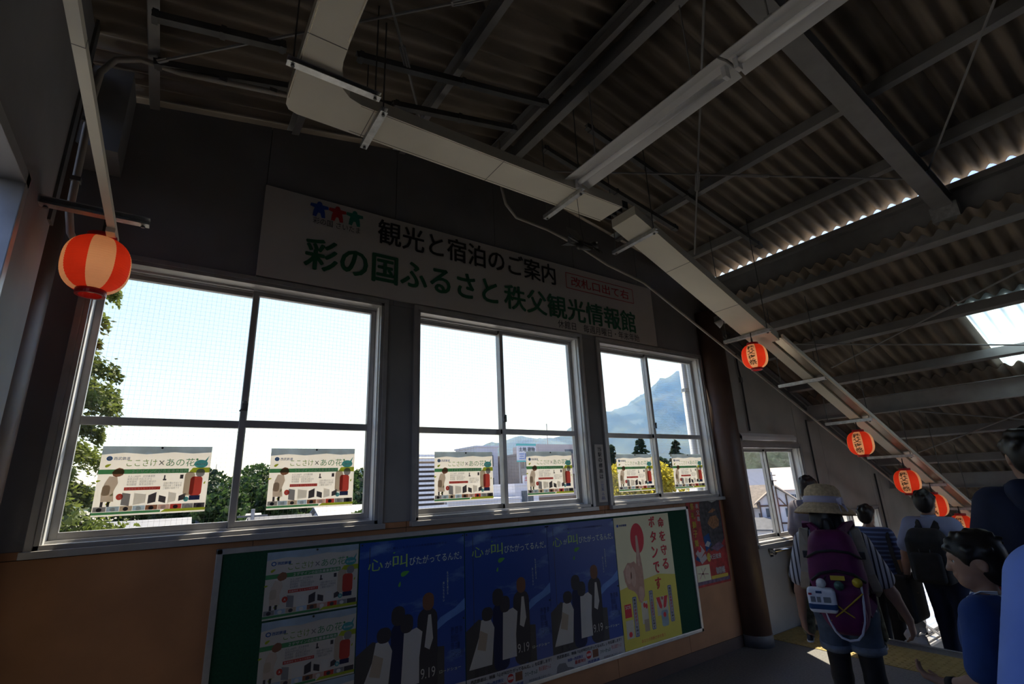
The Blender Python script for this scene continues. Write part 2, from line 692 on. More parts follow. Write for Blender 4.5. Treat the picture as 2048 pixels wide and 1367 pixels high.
# floor with its tactile strips
fl = MB().box(-0.7, 6.1, -8.2, 3.45, -0.25, 0.0).build('floor', 'floor')
tag(fl, 'dark grey concrete concourse floor', None, kind='structure')
tac = MB()
tac.box(-0.148, 0.148, -0.148, 0.148, 0.0, 0.004)
for i in range(5):
    for j in range(5):
        tac.lathe([(0.011, 0.004), (0.009, 0.008), (0.0, 0.0085)], 8, (-0.12 + 0.06 * i, -0.12 + 0.06 * j, 0))
t0 = tac.build('tactile_tile', 'tactile', fl)
first = True
for cx in (5.45, 5.75):
    for k in range(15):
        cy = 3.12 - 0.3 * k
        o = t0 if first else t0.copy()
        if not first:
            COL.objects.link(o); o.parent = fl
        first = False
        o.location = (cx, cy, 0.0005)
k = 0
while k < 6:
    o = t0.copy(); COL.objects.link(o); o.parent = fl
    o.location = (5.15 - 0.3 * k, 1.32, 0.0005)
    k += 1

# stairs going down to the platform
st = MB()
N_STEP = 25
prof = [(STAIR_X, -0.25)]
st.prism_y([(6.1, -0.3), (6.1, -0.165)] + [(6.1 + 0.34 * N_STEP, -0.165 - 0.15 * N_STEP), (6.1 + 0.34 * N_STEP, -0.30 - 0.15 * N_STEP)], -1.4, D)
stairs = st.build('stairs', 'step')
tag(stairs, 'concrete staircase leading down to the platform', None, kind='structure')
sm = MB().box(0, 0.335, -1.4, D, -0.16, 0).build('step', 'step', stairs)
sm.location = (6.1, 0, -0.15)
nm = MB().box(-0.012, 0.03, -1.38, D - 0.02, 0.0, 0.006).build('nosing_strip', 'nosing', sm)
for k in range(1, N_STEP):
    o = copy_tree(sm, stairs)
    o.location = (6.1 + 0.34 * k, 0, -0.15 * (k + 1))
MB().box(6.06, 6.1, -1.38, D - 0.02, 0.0, 0.006).build('nosing_strip', 'nosing', fl)
pf = MB().box(6.1 + 0.34 * N_STEP, 40, -6, D, -0.4 - 0.15 * N_STEP, -0.15 * N_STEP).build('floor_platform', 'floor')
tag(pf, 'platform surface at the foot of the stairs', None, kind='structure')

# ---- window wall
OPEN = [(-0.46, 1.17), (1.43, 3.045), (3.285, 4.86)]
Z_SILL, Z_HEAD = 1.40, 2.905
core = MB()
xs = [-0.95, -0.46, 1.17, 1.43, 3.045, 3.285, 4.86, 5.30]
core.prism_y([(-0.95, Z_HEAD), (5.3, Z_HEAD), (5.3, wall_top(5.3) - 0.01), (RIDGE_X, wall_top(RIDGE_X) - 0.01), (-0.95, wall_top(-0.95) - 0.01)], D + 0.012, D + 0.16)
core.box(-0.95, 5.3, D + 0.012, D + 0.16, 0, Z_SILL)
for a, b in ((-0.95, -0.46), (1.17, 1.43), (3.045, 3.285), (4.86, 5.3)):
    core.box(a, b, D + 0.012, D + 0.16, Z_SILL, Z_HEAD)
wf = core.build('wall_front', 'wall_core')
tag(wf, 'grey panelled end wall with three big windows above a brown dado', None, kind='structure')
seams = [-0.62, 0.33, 1.24, 2.15, 3.06, 3.97, 5.22]
for a, b in zip(seams[:-1], seams[1:]):
    poly = [(a + 0.002, Z_HEAD + 0.002), (b - 0.002, Z_HEAD + 0.002), (b - 0.002, wall_top(b))]
    if a < RIDGE_X < b:
        poly.append((RIDGE_X, wall_top(RIDGE_X)))
    poly.append((a + 0.002, wall_top(a)))
    MB().prism_y(poly, D, D + 0.014).build('wall_panel', 'wall_grey', wf)
for a, b in ((-0.62, -0.46), (1.17, 1.43), (3.045, 3.285), (4.86, 5.22)):
    MB().box(a + 0.001, b - 0.001, D, D + 0.014, Z_SILL + 0.001, Z_HEAD).build('wall_panel', 'wall_grey', wf)
low = [-0.62, 0.46, 1.37, 2.28, 3.19, 4.10, 5.22]
for a, b in zip(low[:-1], low[1:]):
    MB().box(a + 0.002, b - 0.002, D, D + 0.014, 0.10, 1.362).build('dado_panel', 'wall_brown', wf)
    MB().box(a + 0.002, b - 0.002, D - 0.004, D + 0.014, 1.366, Z_SILL).build('dado_rail', 'wall_brown', wf)
bb = MB().box(-0.62, 5.1, D - 0.01, D + 0.01, 0.0, 0.10).build('baseboard_front', 'column_brown')
tag(bb, 'dark baseboard along the window wall', None, kind='structure')


def sash(parent, x0, x1, y, z0, z1, rail_z, wires=True, lock=None):
    """one sliding sash: frame with a middle rail, two panes of wired glass"""
    s = MB()
    w = 0.034
    s.box(x0, x0 + w, y - 0.016, y + 0.016, z0, z1)
    s.box(x1 - w, x1, y - 0.016, y + 0.016, z0, z1)
    s.box(x0, x1, y - 0.0155, y + 0.0155, z0, z0 + 0.04)
    s.box(x0, x1, y - 0.0155, y + 0.0155, z1 - 0.032, z1)
    if rail_z:
        s.box(x0, x1, y - 0.015, y + 0.015, rail_z - 0.022, rail_z + 0.022)
    so = s.build('sash', 'window_frame', parent, bevel=0.003)
    spans = [(z0 + 0.04, z1 - 0.032)] if not rail_z else [(z0 + 0.04, rail_z - 0.022), (rail_z + 0.022, z1 - 0.032)]
    for a, b in spans:
        MB().box(x0 + w, x1 - w, y - 0.003, y + 0.003, a, b).build('pane', 'glass', so)
        if wires:
            wm = MB()
            t = 0.00032
            n = int((x1 - x0 - 2 * w) / 0.0255)
            for i in range(1, n + 1):
                x = x0 + w + i * 0.0255
                wm.add([(x - t, y, a), (x + t, y, a), (x + t, y, b), (x - t, y, b)], [(0, 1, 2, 3)])
            n = int((b - a) / 0.0255)
            for i in range(1, n + 1):
                z = a + i * 0.0255
                wm.add([(x0 + w, y - 0.0002, z - t), (x1 - w, y - 0.0002, z - t), (x1 - w, y - 0.0002, z + t), (x0 + w, y - 0.0002, z + t)], [(0, 1, 2, 3)])
            wm.build('wire_mesh', 'wire', so, kind='stuff')
    return so


def window(name, x0, x1, z0, z1, rail_z, label, wires=(True, True), deep=0.16):
    f = MB()
    t = 0.022
    y0, y1 = D - 0.012, D + deep
    f.box(x0, x0 + t, y0, y1, z0, z1); f.box(x1 - t, x1, y0, y1, z0, z1)
    f.box(x0, x1, y0, y1, z0, z0 + t); f.box(x0, x1, y0, y1, z1 - t, z1)
    w = f.build(name, 'window_frame', bevel=0.002)
    tag(w, label, None, kind='structure')
    # architrave that stands proud of the wall, and the running tracks
    a = MB()
    a.box(x0 - 0.03, x0, D - 0.02, D + 0.02, z0 - 0.03, z1 + 0.03)
    a.box(x1, x1 + 0.03, D - 0.02, D + 0.02, z0 - 0.03, z1 + 0.03)
    a.box(x0 - 0.0, x1 + 0.0, D - 0.0195, D + 0.02, z1, z1 + 0.03)
    a.build('architrave', 'window_frame', w, bevel=0.003)
    MB().box(x0 - 0.04, x1 + 0.04, D - 0.045, D + 0.02, z0 - 0.032, z0).build('sill', 'window_frame', w, bevel=0.003)
    tr = MB()
    for yy in (GY - 0.045, GY + 0.0, GY + 0.045):
        tr.box(x0 + t, x1 - t, yy - 0.004, yy + 0.004, z0 + t, z0 + t + 0.012)
        tr.box(x0 + t, x1 - t, yy - 0.004, yy + 0.004, z1 - t - 0.012, z1 - t)
    tr.build('track', 'alu', w)
    li = MB()      # pale reveal lining
    li.box(x0 + t, x0 + t + 0.006, y0 + 0.03, y1, z0 + t, z1 - t)
    li.box(x1 - t - 0.006, x1 - t, y0 + 0.03, y1, z0 + t, z1 - t)
    li.build('reveal', 'window_white', w)
    xm = (x0 + x1) / 2
    a0, a1 = z0 + t + 0.006, z1 - t - 0.006
    sash(w, x0 + t + 0.008, xm + 0.022, GY + 0.022, a0, a1, rail_z, wires[0])
    sash(w, xm - 0.022, x1 - t - 0.008, GY - 0.022, a0, a1, rail_z, wires[1])
    lk = MB()
    zc = (rail_z or (z0 + z1) / 2) + 0.10
    lk.box(xm - 0.018, xm + 0.012, GY - 0.055, GY - 0.038, zc - 0.025, zc + 0.025)
    lk.lathe([(0.0, 0.0), (0.016, 0.0), (0.016, 0.012), (0.0, 0.012)], 12, (xm - 0.004, GY - 0.05, zc + 0.02))
    lk.tube([(xm - 0.004, GY - 0.06, zc), (xm - 0.03, GY - 0.066, zc - 0.03)], 0.005, 6)
    lk.build('latch', 'steel_dark', w)
    return w


window('window_1', OPEN[0][0], OPEN[0][1], Z_SILL, Z_HEAD, 2.022, 'large sliding window of wired glass beside the round paper lantern')
window('window_2', OPEN[1][0], OPEN[1][1], Z_SILL, Z_HEAD, 2.022, 'middle large sliding window looking onto town buildings')
window('window_3', OPEN[2][0], OPEN[2][1], Z_SILL, Z_HEAD, 2.022, 'right large sliding window looking onto the mountain', wires=(False, True))

# left wall of the corridor, running towards the viewer
LX = -0.58
lw = MB()
lw.box(LX - 0.14, LX, -8.2, 2.86, 0, 1.36)
lw.box(LX - 0.14, LX, -8.2, 2.86, 2.82, roof_z(LX) - 0.02)
posts = [(2.40, 2.86)] + [(2.40 - 1.78 - 0.0, 2.40 - 1.66), (-8.2, 2.40 - 1.78 - 1.66)]
for a, b in posts:
    lw.box(LX - 0.14, LX, a, b, 1.36, 2.82)
lwo = lw.build('wall_left', 'wall_grey')
tag(lwo, 'grey left wall with a band of windows', None, kind='structure')
n = 4
yy = 2.40
for k in range(2):
    y1 = 2.40 - 1.78 * k
    y0 = y1 - 1.66
    if y0 < -7:
        break
    fr = MB()
    t = 0.05
    for (a, b, c, d_) in ((y0, y1, 1.36, 1.36 + t), (y0, y1, 2.82 - t, 2.82), (y0, y0 + t, 1.36, 2.82), (y1 - t, y1, 1.36, 2.82), ((y0 + y1) / 2 - 0.025, (y0 + y1) / 2 + 0.025, 1.36, 2.82), (y0, y1, 2.0, 2.045)):
        fr.box(LX - 0.12, LX + 0.012, a, b, c, d_)
    wo_ = fr.build('window_%d' % n, 'window_frame', bevel=0.003)
    tag(wo_, 'window in the left wall, number %s from the corner' % ['one', 'two', 'three', 'four', 'five'][k], None, kind='structure')
    for a, b in ((y0 + t, (y0 + y1) / 2 - 0.025), ((y0 + y1) / 2 + 0.025, y1 - t)):
        for c, d_ in ((1.41, 2.0), (2.045, 2.77)):
            MB().box(LX - 0.075, LX - 0.07, a, b, c, d_).build('pane', 'glass', wo_)
    n += 1
# boxed-in beam end high in the corner
bx_ = MB().prism_y([(-0.66, 3.40), (-0.42, 3.40), (-0.42, 3.93), (-0.66, 3.88)], 3.02, D)
o = bx_.build('trim_1', 'wall_grey'); tag(o, 'grey boxed casing high in the left corner', None, kind='structure')
MB().box(LX - 0.0, LX + 0.012, 2.795, 2.86, 2.84, 4.0).build('edge_strip', 'steel_dark', lwo)

# right wall of the corridor beyond the stairs, and the far end
rw = MB()
rw.box(5.14, 5.28, -8.2, -1.4, 0, 1.36)
rw.box(5.14, 5.28, -8.2, -1.4, 1.36, 3.45)
o = rw.build('wall_right', 'wall_grey'); tag(o, 'grey right wall of the corridor behind the stairs', None, kind='structure')
o = MB().prism_y([(-0.72, 0), (5.28, 0), (5.28, 3.85), (RIDGE_X, 4.45), (-0.72, 3.9)], -8.35, -8.2).build('wall_back', 'wall_grey')
tag(o, 'grey far end wall behind the viewer', None, kind='structure')

# round brown columns at both ends of the window wall
for cx, cy, top, lab in ((5.05, 3.235, 3.44, 'brown round steel column between the windows and the stairs'),
                         (-0.72, 3.10, 3.9, 'brown round steel column in the left corner')):
    r_ = thing('column', lab, 'column', (cx, cy, 0))
    MB().lathe([(0, 0), (0.15, 0), (0.15, top), (0, top)], 40).build('shaft', 'column_brown', r_, smooth=False)
    MB().lathe([(0.15, 0.0), (0.156, 0.0), (0.156, 0.10), (0.15, 0.105)], 40).build('base_collar', 'steel_dark', r_)
    for p in r_.children:
        for q in p.data.polygons:
            q.use_smooth = abs(q.normal.z) < 0.5

# ---- roof: corrugated sheets, each one an object
WAVE = 0.1156


def sheet_mesh(name, L, slope, waves=7, amp=0.024, th=0.006, m='roof_sheet'):
    """corrugated sheet; runs along x for length L falling by slope, waves along y"""
    n = waves * 8
    v = []; f = []
    w = waves * WAVE
    for layer in (0, 1):
        for i in range(n + 1):
            y = w * i / n
            z = amp * math.cos(2 * math.pi * y / WAVE) + amp + layer * th
            v.append((0, -y, z)); v.append((L, -y, z + slope * L))
    m0 = 2 * (n + 1)
    for i in range(n):
        a = 2 * i
        f.append((a, a + 1, a + 3, a + 2))
        f.append((m0 + a, m0 + a + 2, m0 + a + 3, m0 + a + 1))
        f.append((a, a + 2, m0 + a + 2, m0 + a)); f.append((a + 1, m0 + a + 1, m0 + a + 3, a + 3))
    f.append((0, m0, m0 + 1, 1)); e = 2 * n
    f.append((e, e + 1, m0 + e + 1, m0 + e))
    me = bpy.data.meshes.new(name)
    me.from_pydata(v, [], f)
    me.materials.append(MATS[m])
    me.polygons.foreach_set('use_smooth', [True] * len(f))
    return me


SW = 7 * WAVE
roof = bpy.data.objects.new('ceiling', None); link(roof)
tag(roof, 'corrugated fibre cement roof seen from below', None, kind='structure')
NY = 16
rng = random.Random(4)
for (xa, xb, s, za) in ((-0.75, 2.1, 0.19, roof_z(-0.75)), (2.1, 5.22, -0.19, roof_z(2.1))):
    me = sheet_mesh('roof_sheet', xb - xa, s)
    for k in range(NY):
        o = bpy.data.objects.new('roof_sheet', me); link(o, roof)
        o.location = (xa, 3.85 - SW * k, za + 0.004 * (k % 2))
rows = [(5.02, 6.12), (6.04, 7.25), (7.15, 8.6), (8.5, 10.2), (10.1, 12.0), (11.9, 14.6)]
for j, (xa, xb) in enumerate(rows):
    me = sheet_mesh('stair_sheet', xb - xa, -0.44)
    msky = sheet_mesh('skylight_sheet', xb - xa, -0.44, m='skylight')
    for k in range(7):
        skyl = (j == 1 and k == 3)
        o = bpy.data.objects.new('skylight_sheet' if skyl else 'roof_sheet', msky if skyl else me); link(o, roof)
        o.location = (xa, 3.68 - SW * k, stair_roof_z(xa) - 0.008 * j + 0.004 * (k % 2))
        if skyl:
            o['label'] = 'translucent pale plastic corrugated sheet'

# purlins (along y)


def purlin(x, z, y0, y1, w=0.05, h=0.1, slope=0.0, side=1):
    p = MB()
    p.channel((x, y0, z - h / 2), (x, y1, z - h / 2), w, h, 0.006, up=(slope, 0, 1), side=side)
    o = p.build('purlin', 'steel_grey')
    return tag(o, None, None)


purlins = []
for x in (-0.335, 0.466, 1.267):
    purlins.append((purlin(x, roof_z(x) - 0.004, -8.1, D + 0.45, slope=-0.19, side=-1), 'left slope'))
for x in (2.05,):
    purlins.append((purlin(x, roof_z(x) - 0.004, -8.1, D + 0.45, slope=-0.19, side=-1), 'left of ridge'))
for x in (2.2,):
    purlins.append((purlin(x, roof_z(x) - 0.004, -8.1, D + 0.45, w=0.06, h=0.15, slope=0.19), 'right of ridge'))
for x in (2.80, 3.72, 4.54):
    purlins.append((purlin(x, roof_z(x) - 0.004, -8.1, D + 0.45, slope=0.19), 'right slope'))
names = ['steel roof purlin nearest the left wall', 'steel roof purlin second from the left wall', 'steel roof purlin third from the left wall',
         'steel ridge purlin on the left of the dark gap', 'steel ridge beam on the right of the dark gap',
         'steel roof purlin just above the hanging fluorescent light', 'steel roof purlin between the fluorescent light and the sunlit eave', 'steel roof purlin next to the sunlit eave']
for (o, _), nm_ in zip(purlins, names):
    tag(o, nm_, 'purlin', 'roof purlins')
sx = [5.53, 6.01, 6.75, 7.5, 8.2, 8.95, 9.7, 10.45, 11.2, 11.95, 12.7, 13.45]
ordn = ['first', 'second', 'third', 'fourth', 'fifth', 'sixth', 'seventh', 'eighth', 'ninth', 'tenth', 'eleventh', 'twelfth']
for x, w_ in zip(sx, ordn):
    o = purlin(x, stair_roof_z(x) - 0.035, -1.5, D + 0.3, slope=0.44)
    tag(o, 'steel purlin under the stair roof, %s below the big eave beam' % w_, 'purlin', 'stair roof purlins')

# main beams
o = MB().hbeam((5.14, -8.2, 3.605), (5.14, D + 0.1, 3.605), 0.15, 0.40, 0.014).build('eave_beam', 'steel_grey')
tag(o, 'deep grey steel I-beam at the head of the stairs', 'beam')
MB().box(5.13, 5.18, -8.2, D + 0.1, 3.805, 3.872).build('closure_angle', 'steel_grey', o)
o = MB().box(-0.70, -0.60, -8.2, D, 3.62, 3.86).build('eave_beam', 'steel_grey')
tag(o, 'steel eave beam hidden along the left wall top', 'beam')
for x, w_ in ((7.1, 'upper'), (9.25, 'middle'), (11.4, 'lower')):
    z = stair_roof_z(x) - 0.145
    o = MB().hbeam((x, -1.45, z - 0.1), (x, D + 0.1, z - 0.1), 0.1, 0.2, 0.01).build('stair_beam', 'steel_grey')
    tag(o, '%s wide steel beam crossing under the stair roof' % w_, 'beam')
for y, nm_ in ((0.93, 'grey steel rafter sloping past the fluorescent light to the eave beam'), (-1.42, 'grey steel rafter at the near side of the stairs'), (-3.8, 'grey steel rafter over the corridor behind the viewer'), (-6.2, 'grey steel rafter farthest behind the viewer')):
    r_ = thing('rafter', nm_, 'rafter', (RIDGE_X, y, roof_z(RIDGE_X)))
    h_ = 0.13
    MB().hbeam((0, 0, -0.16 - h_ / 2), (2.98, 0, -0.16 - h_ / 2 - 0.19 * 2.98), 0.13, h_).build('right_arm', 'steel_grey', r_)
    MB().hbeam((0, 0, -0.16 - h_ / 2), (-2.7, 0, -0.16 - h_ / 2 - 0.19 * 2.7), 0.13, h_).build('left_arm', 'steel_grey', r_)
    pb = MB()
    pb.box(2.90, 2.98, -0.09, 0.09, -0.95, -0.82)
    pb.build('end_plate', 'galvanised', r_)


def rod(a, b, lab, r=0.008):
    r_ = thing('bracing_rod', lab, 'rod', a, group='roof bracing rods')
    A = Vector(a); B = Vector(b)
    d = (B - A)
    m1 = d * 0.56; m2 = d * 0.64
    MB().tube([(0, 0, 0), tuple(d)], r, 6).build('rod', 'steel_grey', r_)
    tb = MB()
    s = d.normalized().cross(Vector((0, 0, 1))) * 0.014
    tb.tube([tuple(m1 + s), tuple(m2 + s)], 0.006, 6); tb.tube([tuple(m1 - s), tuple(m2 - s)], 0.006, 6)
    tb.tube([tuple(m1 - s), tuple(m1 + s)], 0.009, 6); tb.tube([tuple(m2 - s), tuple(m2 + s)], 0.009, 6)
    tb.build('turnbuckle', 'steel_grey', r_)
    MB().bar((0, 0, 0), tuple(d.normalized() * 0.05), 0.025, 0.006).build('gusset', 'steel_grey', r_)
    return r_


def rz(x, d=0.19):
    return roof_z(x) - d


rod((2.15, 1.05, rz(2.15)), (4.35, 2.80, rz(4.35)), 'bracing rod crossing in front of the fluorescent light towards the duct')
rod((2.45, 2.86, rz(2.45)), (4.60, 1.02, rz(4.6)), 'bracing rod running from the fluorescent light end to the rafter foot')
rod((4.66, 0.90, rz(4.66)), (2.3, -0.5, rz(2.3)), 'bracing rod rising from the rafter foot to the top right')
rod((-0.3, 2.75, rz(-0.3)), (1.95, 1.05, rz(1.95)), 'bracing rod above the cream duct elbow rising right')
rod((0.1, 1.05, rz(0.1)), (1.4, 3.05, rz(1.4)), 'bracing rod falling right behind the cream duct elbow')


def srz(x):
    return stair_roof_z(x) - 0.16


rod((6.35, 2.55, srz(6.35)), (5.5, 0.5, srz(5.5)), 'stair roof bracing rod passing under the skylight upper corner')
rod((5.75, 2.75, srz(5.75)), (6.75, 0.6, srz(6.75)), 'stair roof bracing rod below the first purlin')
rod((7.35, 2.5, srz(7.35)), (8.4, 0.5, srz(8.4)), 'stair roof bracing rod below the upper wide beam')
rod((8.55, 2.6, srz(8.55)), (7.35, 0.6, srz(7.35)), 'stair roof bracing rod ending at the middle wide beam')
rod((9.4, 2.5, srz(9.4)), (10.6, 0.5, srz(10.6)), 'stair roof bracing rod beyond the middle wide beam')

# ---- stair side wall with its small windows (same plane as the window wall)
SWIN = [(5.41, 6.72, 0.87, 1.93), (7.35, 8.63, 0.03, 1.08), (8.93, 10.25, -0.78, 0.32)]
seam = [5.20, 5.41, 6.72, 7.35, 8.63, 8.93, 10.25, 11.2, 12.4, 14.6]
sw = MB()
for a, b in zip(seam[:-1], seam[1:]):
    win = [q for q in SWIN if abs(q[0] - a) < 1e-6]
    lo_a, lo_b = stair_z(a) - 0.35, stair_z(b) - 0.35
    hi_a, hi_b = stair_roof_z(a) - 0.02, stair_roof_z(b) - 0.02
    if win:
        z0, z1 = win[0][2], win[0][3]
        sw.prism_y([(a, lo_a), (b, lo_b), (b, z0), (a, z0)], D + 0.012, D + 0.14)
        sw.prism_y([(a, z1), (b, z1), (b, hi_b), (a, hi_a)], D + 0.012, D + 0.14)
    else:
        sw.prism_y([(a, lo_a), (b, lo_b), (b, hi_b), (a, hi_a)], D + 0.012, D + 0.14)
swo = sw.build('wall_stair', 'wall_core')
tag(swo, 'pale panelled wall descending beside the stairs', None, kind='structure')
for a, b in zip(seam[:-1], seam[1:]):
    win = [q for q in SWIN if abs(q[0] - a) < 1e-6]
    lo_a, lo_b = stair_z(a) - 0.3, stair_z(b) - 0.3
    hi_a, hi_b = stair_roof_z(a) - 0.10, stair_roof_z(b) - 0.10
    e = 0.003
    pcs = []
    if win:
        z0, z1 = win[0][2], win[0][3]
        pcs.append([(a + e, lo_a), (b - e, lo_b), (b - e, z0), (a + e, z0)])
        pcs.append([(a + e, z1), (b - e, z1), (b - e, hi_b), (a + e, hi_a)])
    else:
        pcs.append([(a + e, lo_a), (b - e, lo_b), (b - e, hi_b), (a + e, hi_a)])
    for p in pcs:
        MB().prism_y(p, D, D + 0.014).build('wall_panel', 'stair_panel', swo)
for dz, w_ in ((0.10, 0.03), (0.20, 0.02)):
    MB().prism_y([(5.2, stair_roof_z(5.2) - dz), (14.6, stair_roof_z(14.6) - dz), (14.6, stair_roof_z(14.6) - dz + 0.05), (5.2, stair_roof_z(5.2) - dz + 0.05)], D - w_, D + 0.012).build('top_trim', 'steel_dark' if dz > 0.15 else 'wall_grey', swo)
for k, (x0, x1, z0, z1) in enumerate(SWIN):
    window('window_%d' % (n + k), x0, x1, z0, z1, None, ['small sliding window at the top of the stairs', 'second small window down the stair wall', 'third small window down the stair wall'][k], wires=(k > 0, k > 0), deep=0.14)
o = MB().prism_y([(5.14, -0.3), (14.6, stair_z(14.6) - 0.3), (14.6, stair_z(14.6) + 0.9), (6.1, 0.9), (5.14, 0.9)], -1.55, -1.4).build('wall_stair_near', 'stair_panel')
tag(o, 'low pale parapet on the near side of the stairs', None, kind='structure')

# ------------------------------------------------------------------ things on the walls and under the roof
DZ = 3.62       # underside of the level cable duct


def duct_z(x):
    return 3.60 - 0.425 * (x - 2.80)


# the cream cable duct: a run along the corridor, an elbow, a run along the window wall
r_ = thing('cable_duct', 'wide cream cable duct turning an elbow under the roof', 'duct', (0.29, 2.50, DZ))
plan = [(0.29, -8.0), (0.47, -8.0), (0.47, 1.90), (0.475, 2.02), (0.49, 2.11), (0.52, 2.19), (0.57, 2.235), (0.64, 2.255), (2.66, 2.255),
        (2.66, 2.505), (0.36, 2.505), (0.315, 2.49), (0.295, 2.455), (0.29, 2.40)]
MB().prism_z([(x - 0.29, y - 2.50) for x, y in plan], 0, 0.075).build('body', 'duct_cream', r_)
lip = MB()
for q in range(-8, 2):
    pass
lip.box(0, 0.18, -0.56, -0.556, -0.0015, 0.0)
lip.box(0.42, 0.424, -0.245, 0.005, -0.0015, 0.0)
lip.box(1.28, 1.284, -0.245, 0.005, -0.0015, 0.0)
lip.build('seam', 'duct_seam', r_)
edge = MB()
edge.box(0.006, 0.010, -10.4, -0.10, -0.001, 0.0); edge.box(0.17, 0.174, -10.4, -0.60, -0.001, 0.0)
edge.box(0.35, 2.37, -0.014, -0.010, -0.001, 0.0); edge.box(0.35, 2.37, -0.237, -0.233, -0.001, 0.0)
edge.build('folded_edge', 'duct_brown', r_)
slots = MB()
for k in range(4):
    slots.box(2.385, 2.445, -0.235 + 0.06 * k, -0.235 + 0.06 * k + 0.02, 0.01, 0.07)
slots.build('bare_cable', 'cable_black', r_)

r_ = thing('cable_duct', 'sloping cream cable duct following the stairs down to the first small lantern', 'duct', (2.80, 2.255, duct_z(2.80)))
MB().prism_y([(0, 0), (1.85, -0.425 * 1.85), (1.85, -0.425 * 1.85 + 0.075), (0, 0.075)], 0, 0.25).build('body', 'duct_cream', r_)
sm_ = MB()
for k in (0.62, 1.25):
    sm_.prism_y([(k, -0.425 * k - 0.001), (k + 0.004, -0.425 * (k + 0.004) - 0.001), (k + 0.004, -0.425 * k + 0.002), (k, -0.425 * k + 0.002)], 0, 0.25)
sm_.build('seam', 'duct_seam', r_)
r_ = thing('cable_duct', 'narrow pale cable duct carrying on down the stairs above the small lanterns', 'duct', (4.55, 2.33, duct_z(4.55)))
L = 7.2
MB().prism_y([(0, 0), (L, -0.425 * L), (L, -0.425 * L + 0.06), (0, 0.06)], 0, 0.10).build('body', 'duct_cream', r_)
MB().prism_y([(0.1, 0.02 - 0.0425), (L, -0.425 * L + 0.02), (L, -0.425 * L + 0.055), (0.1, 0.055 - 0.0425)], -0.09, -0.004).build('side_channel', 'duct_brown', r_)
MB().prism_y([(0.1, 0.01 - 0.0425), (L, -0.425 * L + 0.01), (L, -0.425 * L + 0.05), (0.1, 0.05 - 0.0425)], -0.115, -0.095).build('outer_lip', 'duct_cream', r_)


# slotted struts that carry the ducts, each on two threaded rods
def strut(a, b, lab, hang=None, group='slotted steel struts under the ducts', w=0.04, h=0.03):
    r_ = thing('strut', lab, 'strut', a, group=group)
    A = Vector(a); B = Vector(b); d = B - A
    MB().channel((0, 0, 0), tuple(d), w, h, 0.004, up=(0, 0, 1)).build('channel', 'galvanised', r_)
    sl = MB()
    for t in (0.06, 0.94):
        p = d * t
        sl.lathe([(0.0, -0.012), (0.009, -0.012), (0.009, -0.004), (0.0, -0.004)], 6, (p.x, p.y, p.z - h / 2))
    sl.build('nut', 'steel_dark', r_)
    if hang:
        for t in (0.06, 0.94):
            p = d * t
            top = hang(A + p)
            MB().tube([tuple(p), (p.x, p.y, top - A.z)], 0.004, 6).build('threaded_rod', 'steel_dark', r_)
    return r_


def to_roof(p):
    return roof_z(p.x) if p.x < 5.0 else stair_roof_z(p.x)


strut((0.24, 2.13, DZ - 0.018), (0.70, 2.13, DZ - 0.018), 'slotted strut across the corner of the cream duct elbow', to_roof)
strut((0.75, 2.20, DZ - 0.018), (0.75, 2.56, DZ - 0.018), 'slotted strut under the duct just past the elbow', to_roof)
strut((2.22, 2.22, DZ - 0.018), (2.22, 2.66, DZ - 0.018), 'slotted strut under the duct at the end of the fluorescent light', to_roof)
for k, (x, w_) in enumerate(((2.99, 'where the duct starts to slope down'), (4.45, 'above the first small lantern'), (5.34, 'between the first and second small lanterns'),
                             (6.22, 'above the second small lantern'), (7.12, 'above the third small lantern'), (7.95, 'above the fourth small lantern'), (8.72, 'above the fifth small lantern'), (9.6, 'far down the stairs'))):
    z = duct_z(x) - 0.02
    strut((x, 2.22, z), (x, 2.69, z), 'slotted strut ' + w_, to_roof)

# dark slotted rails that run under the purlins
for a, b, lab in (((-0.32, 2.44, 3.83), (0.26, 2.40, 3.93), 'dark slotted rail left of the cream duct'),
                  ((-0.32, 2.80, 3.86), (1.0, 2.66, 4.08), 'dark slotted rail carrying the bent conduit'),
                  ((0.62, 2.34, 4.02), (1.98, 2.26, 4.26), 'dark slotted rail right of the cream duct elbow'),
                  ((0.95, 2.62, 4.05), (1.92, 2.58, 4.24), 'short dark slotted rail beside the window wall'),
                  ((2.40, 2.30, 4.28), (4.75, 2.30, 3.83), 'dark slotted rail sloping right towards the eave'),
                  ((2.25, 2.66, 4.26), (3.9, 2.66, 3.97), 'dark slotted rail sloping right next to the wall')):
    r_ = thing('slotted_rail', lab, 'rail', a)
    d = Vector(b) - Vector(a)
    MB().channel((0, 0, 0), tuple(d), 0.04, 0.04, 0.004, side=-1).build('channel', 'steel_dark', r_)
    cl = MB()
    for t in (0.02, 0.5, 0.97):
        p = d * t
        cl.box(p.x - 0.012, p.x + 0.012, p.y - 0.026, p.y + 0.026, p.z - 0.024, p.z + 0.024)
        cl.build('clamp', 'steel_dark', r_); cl = MB()

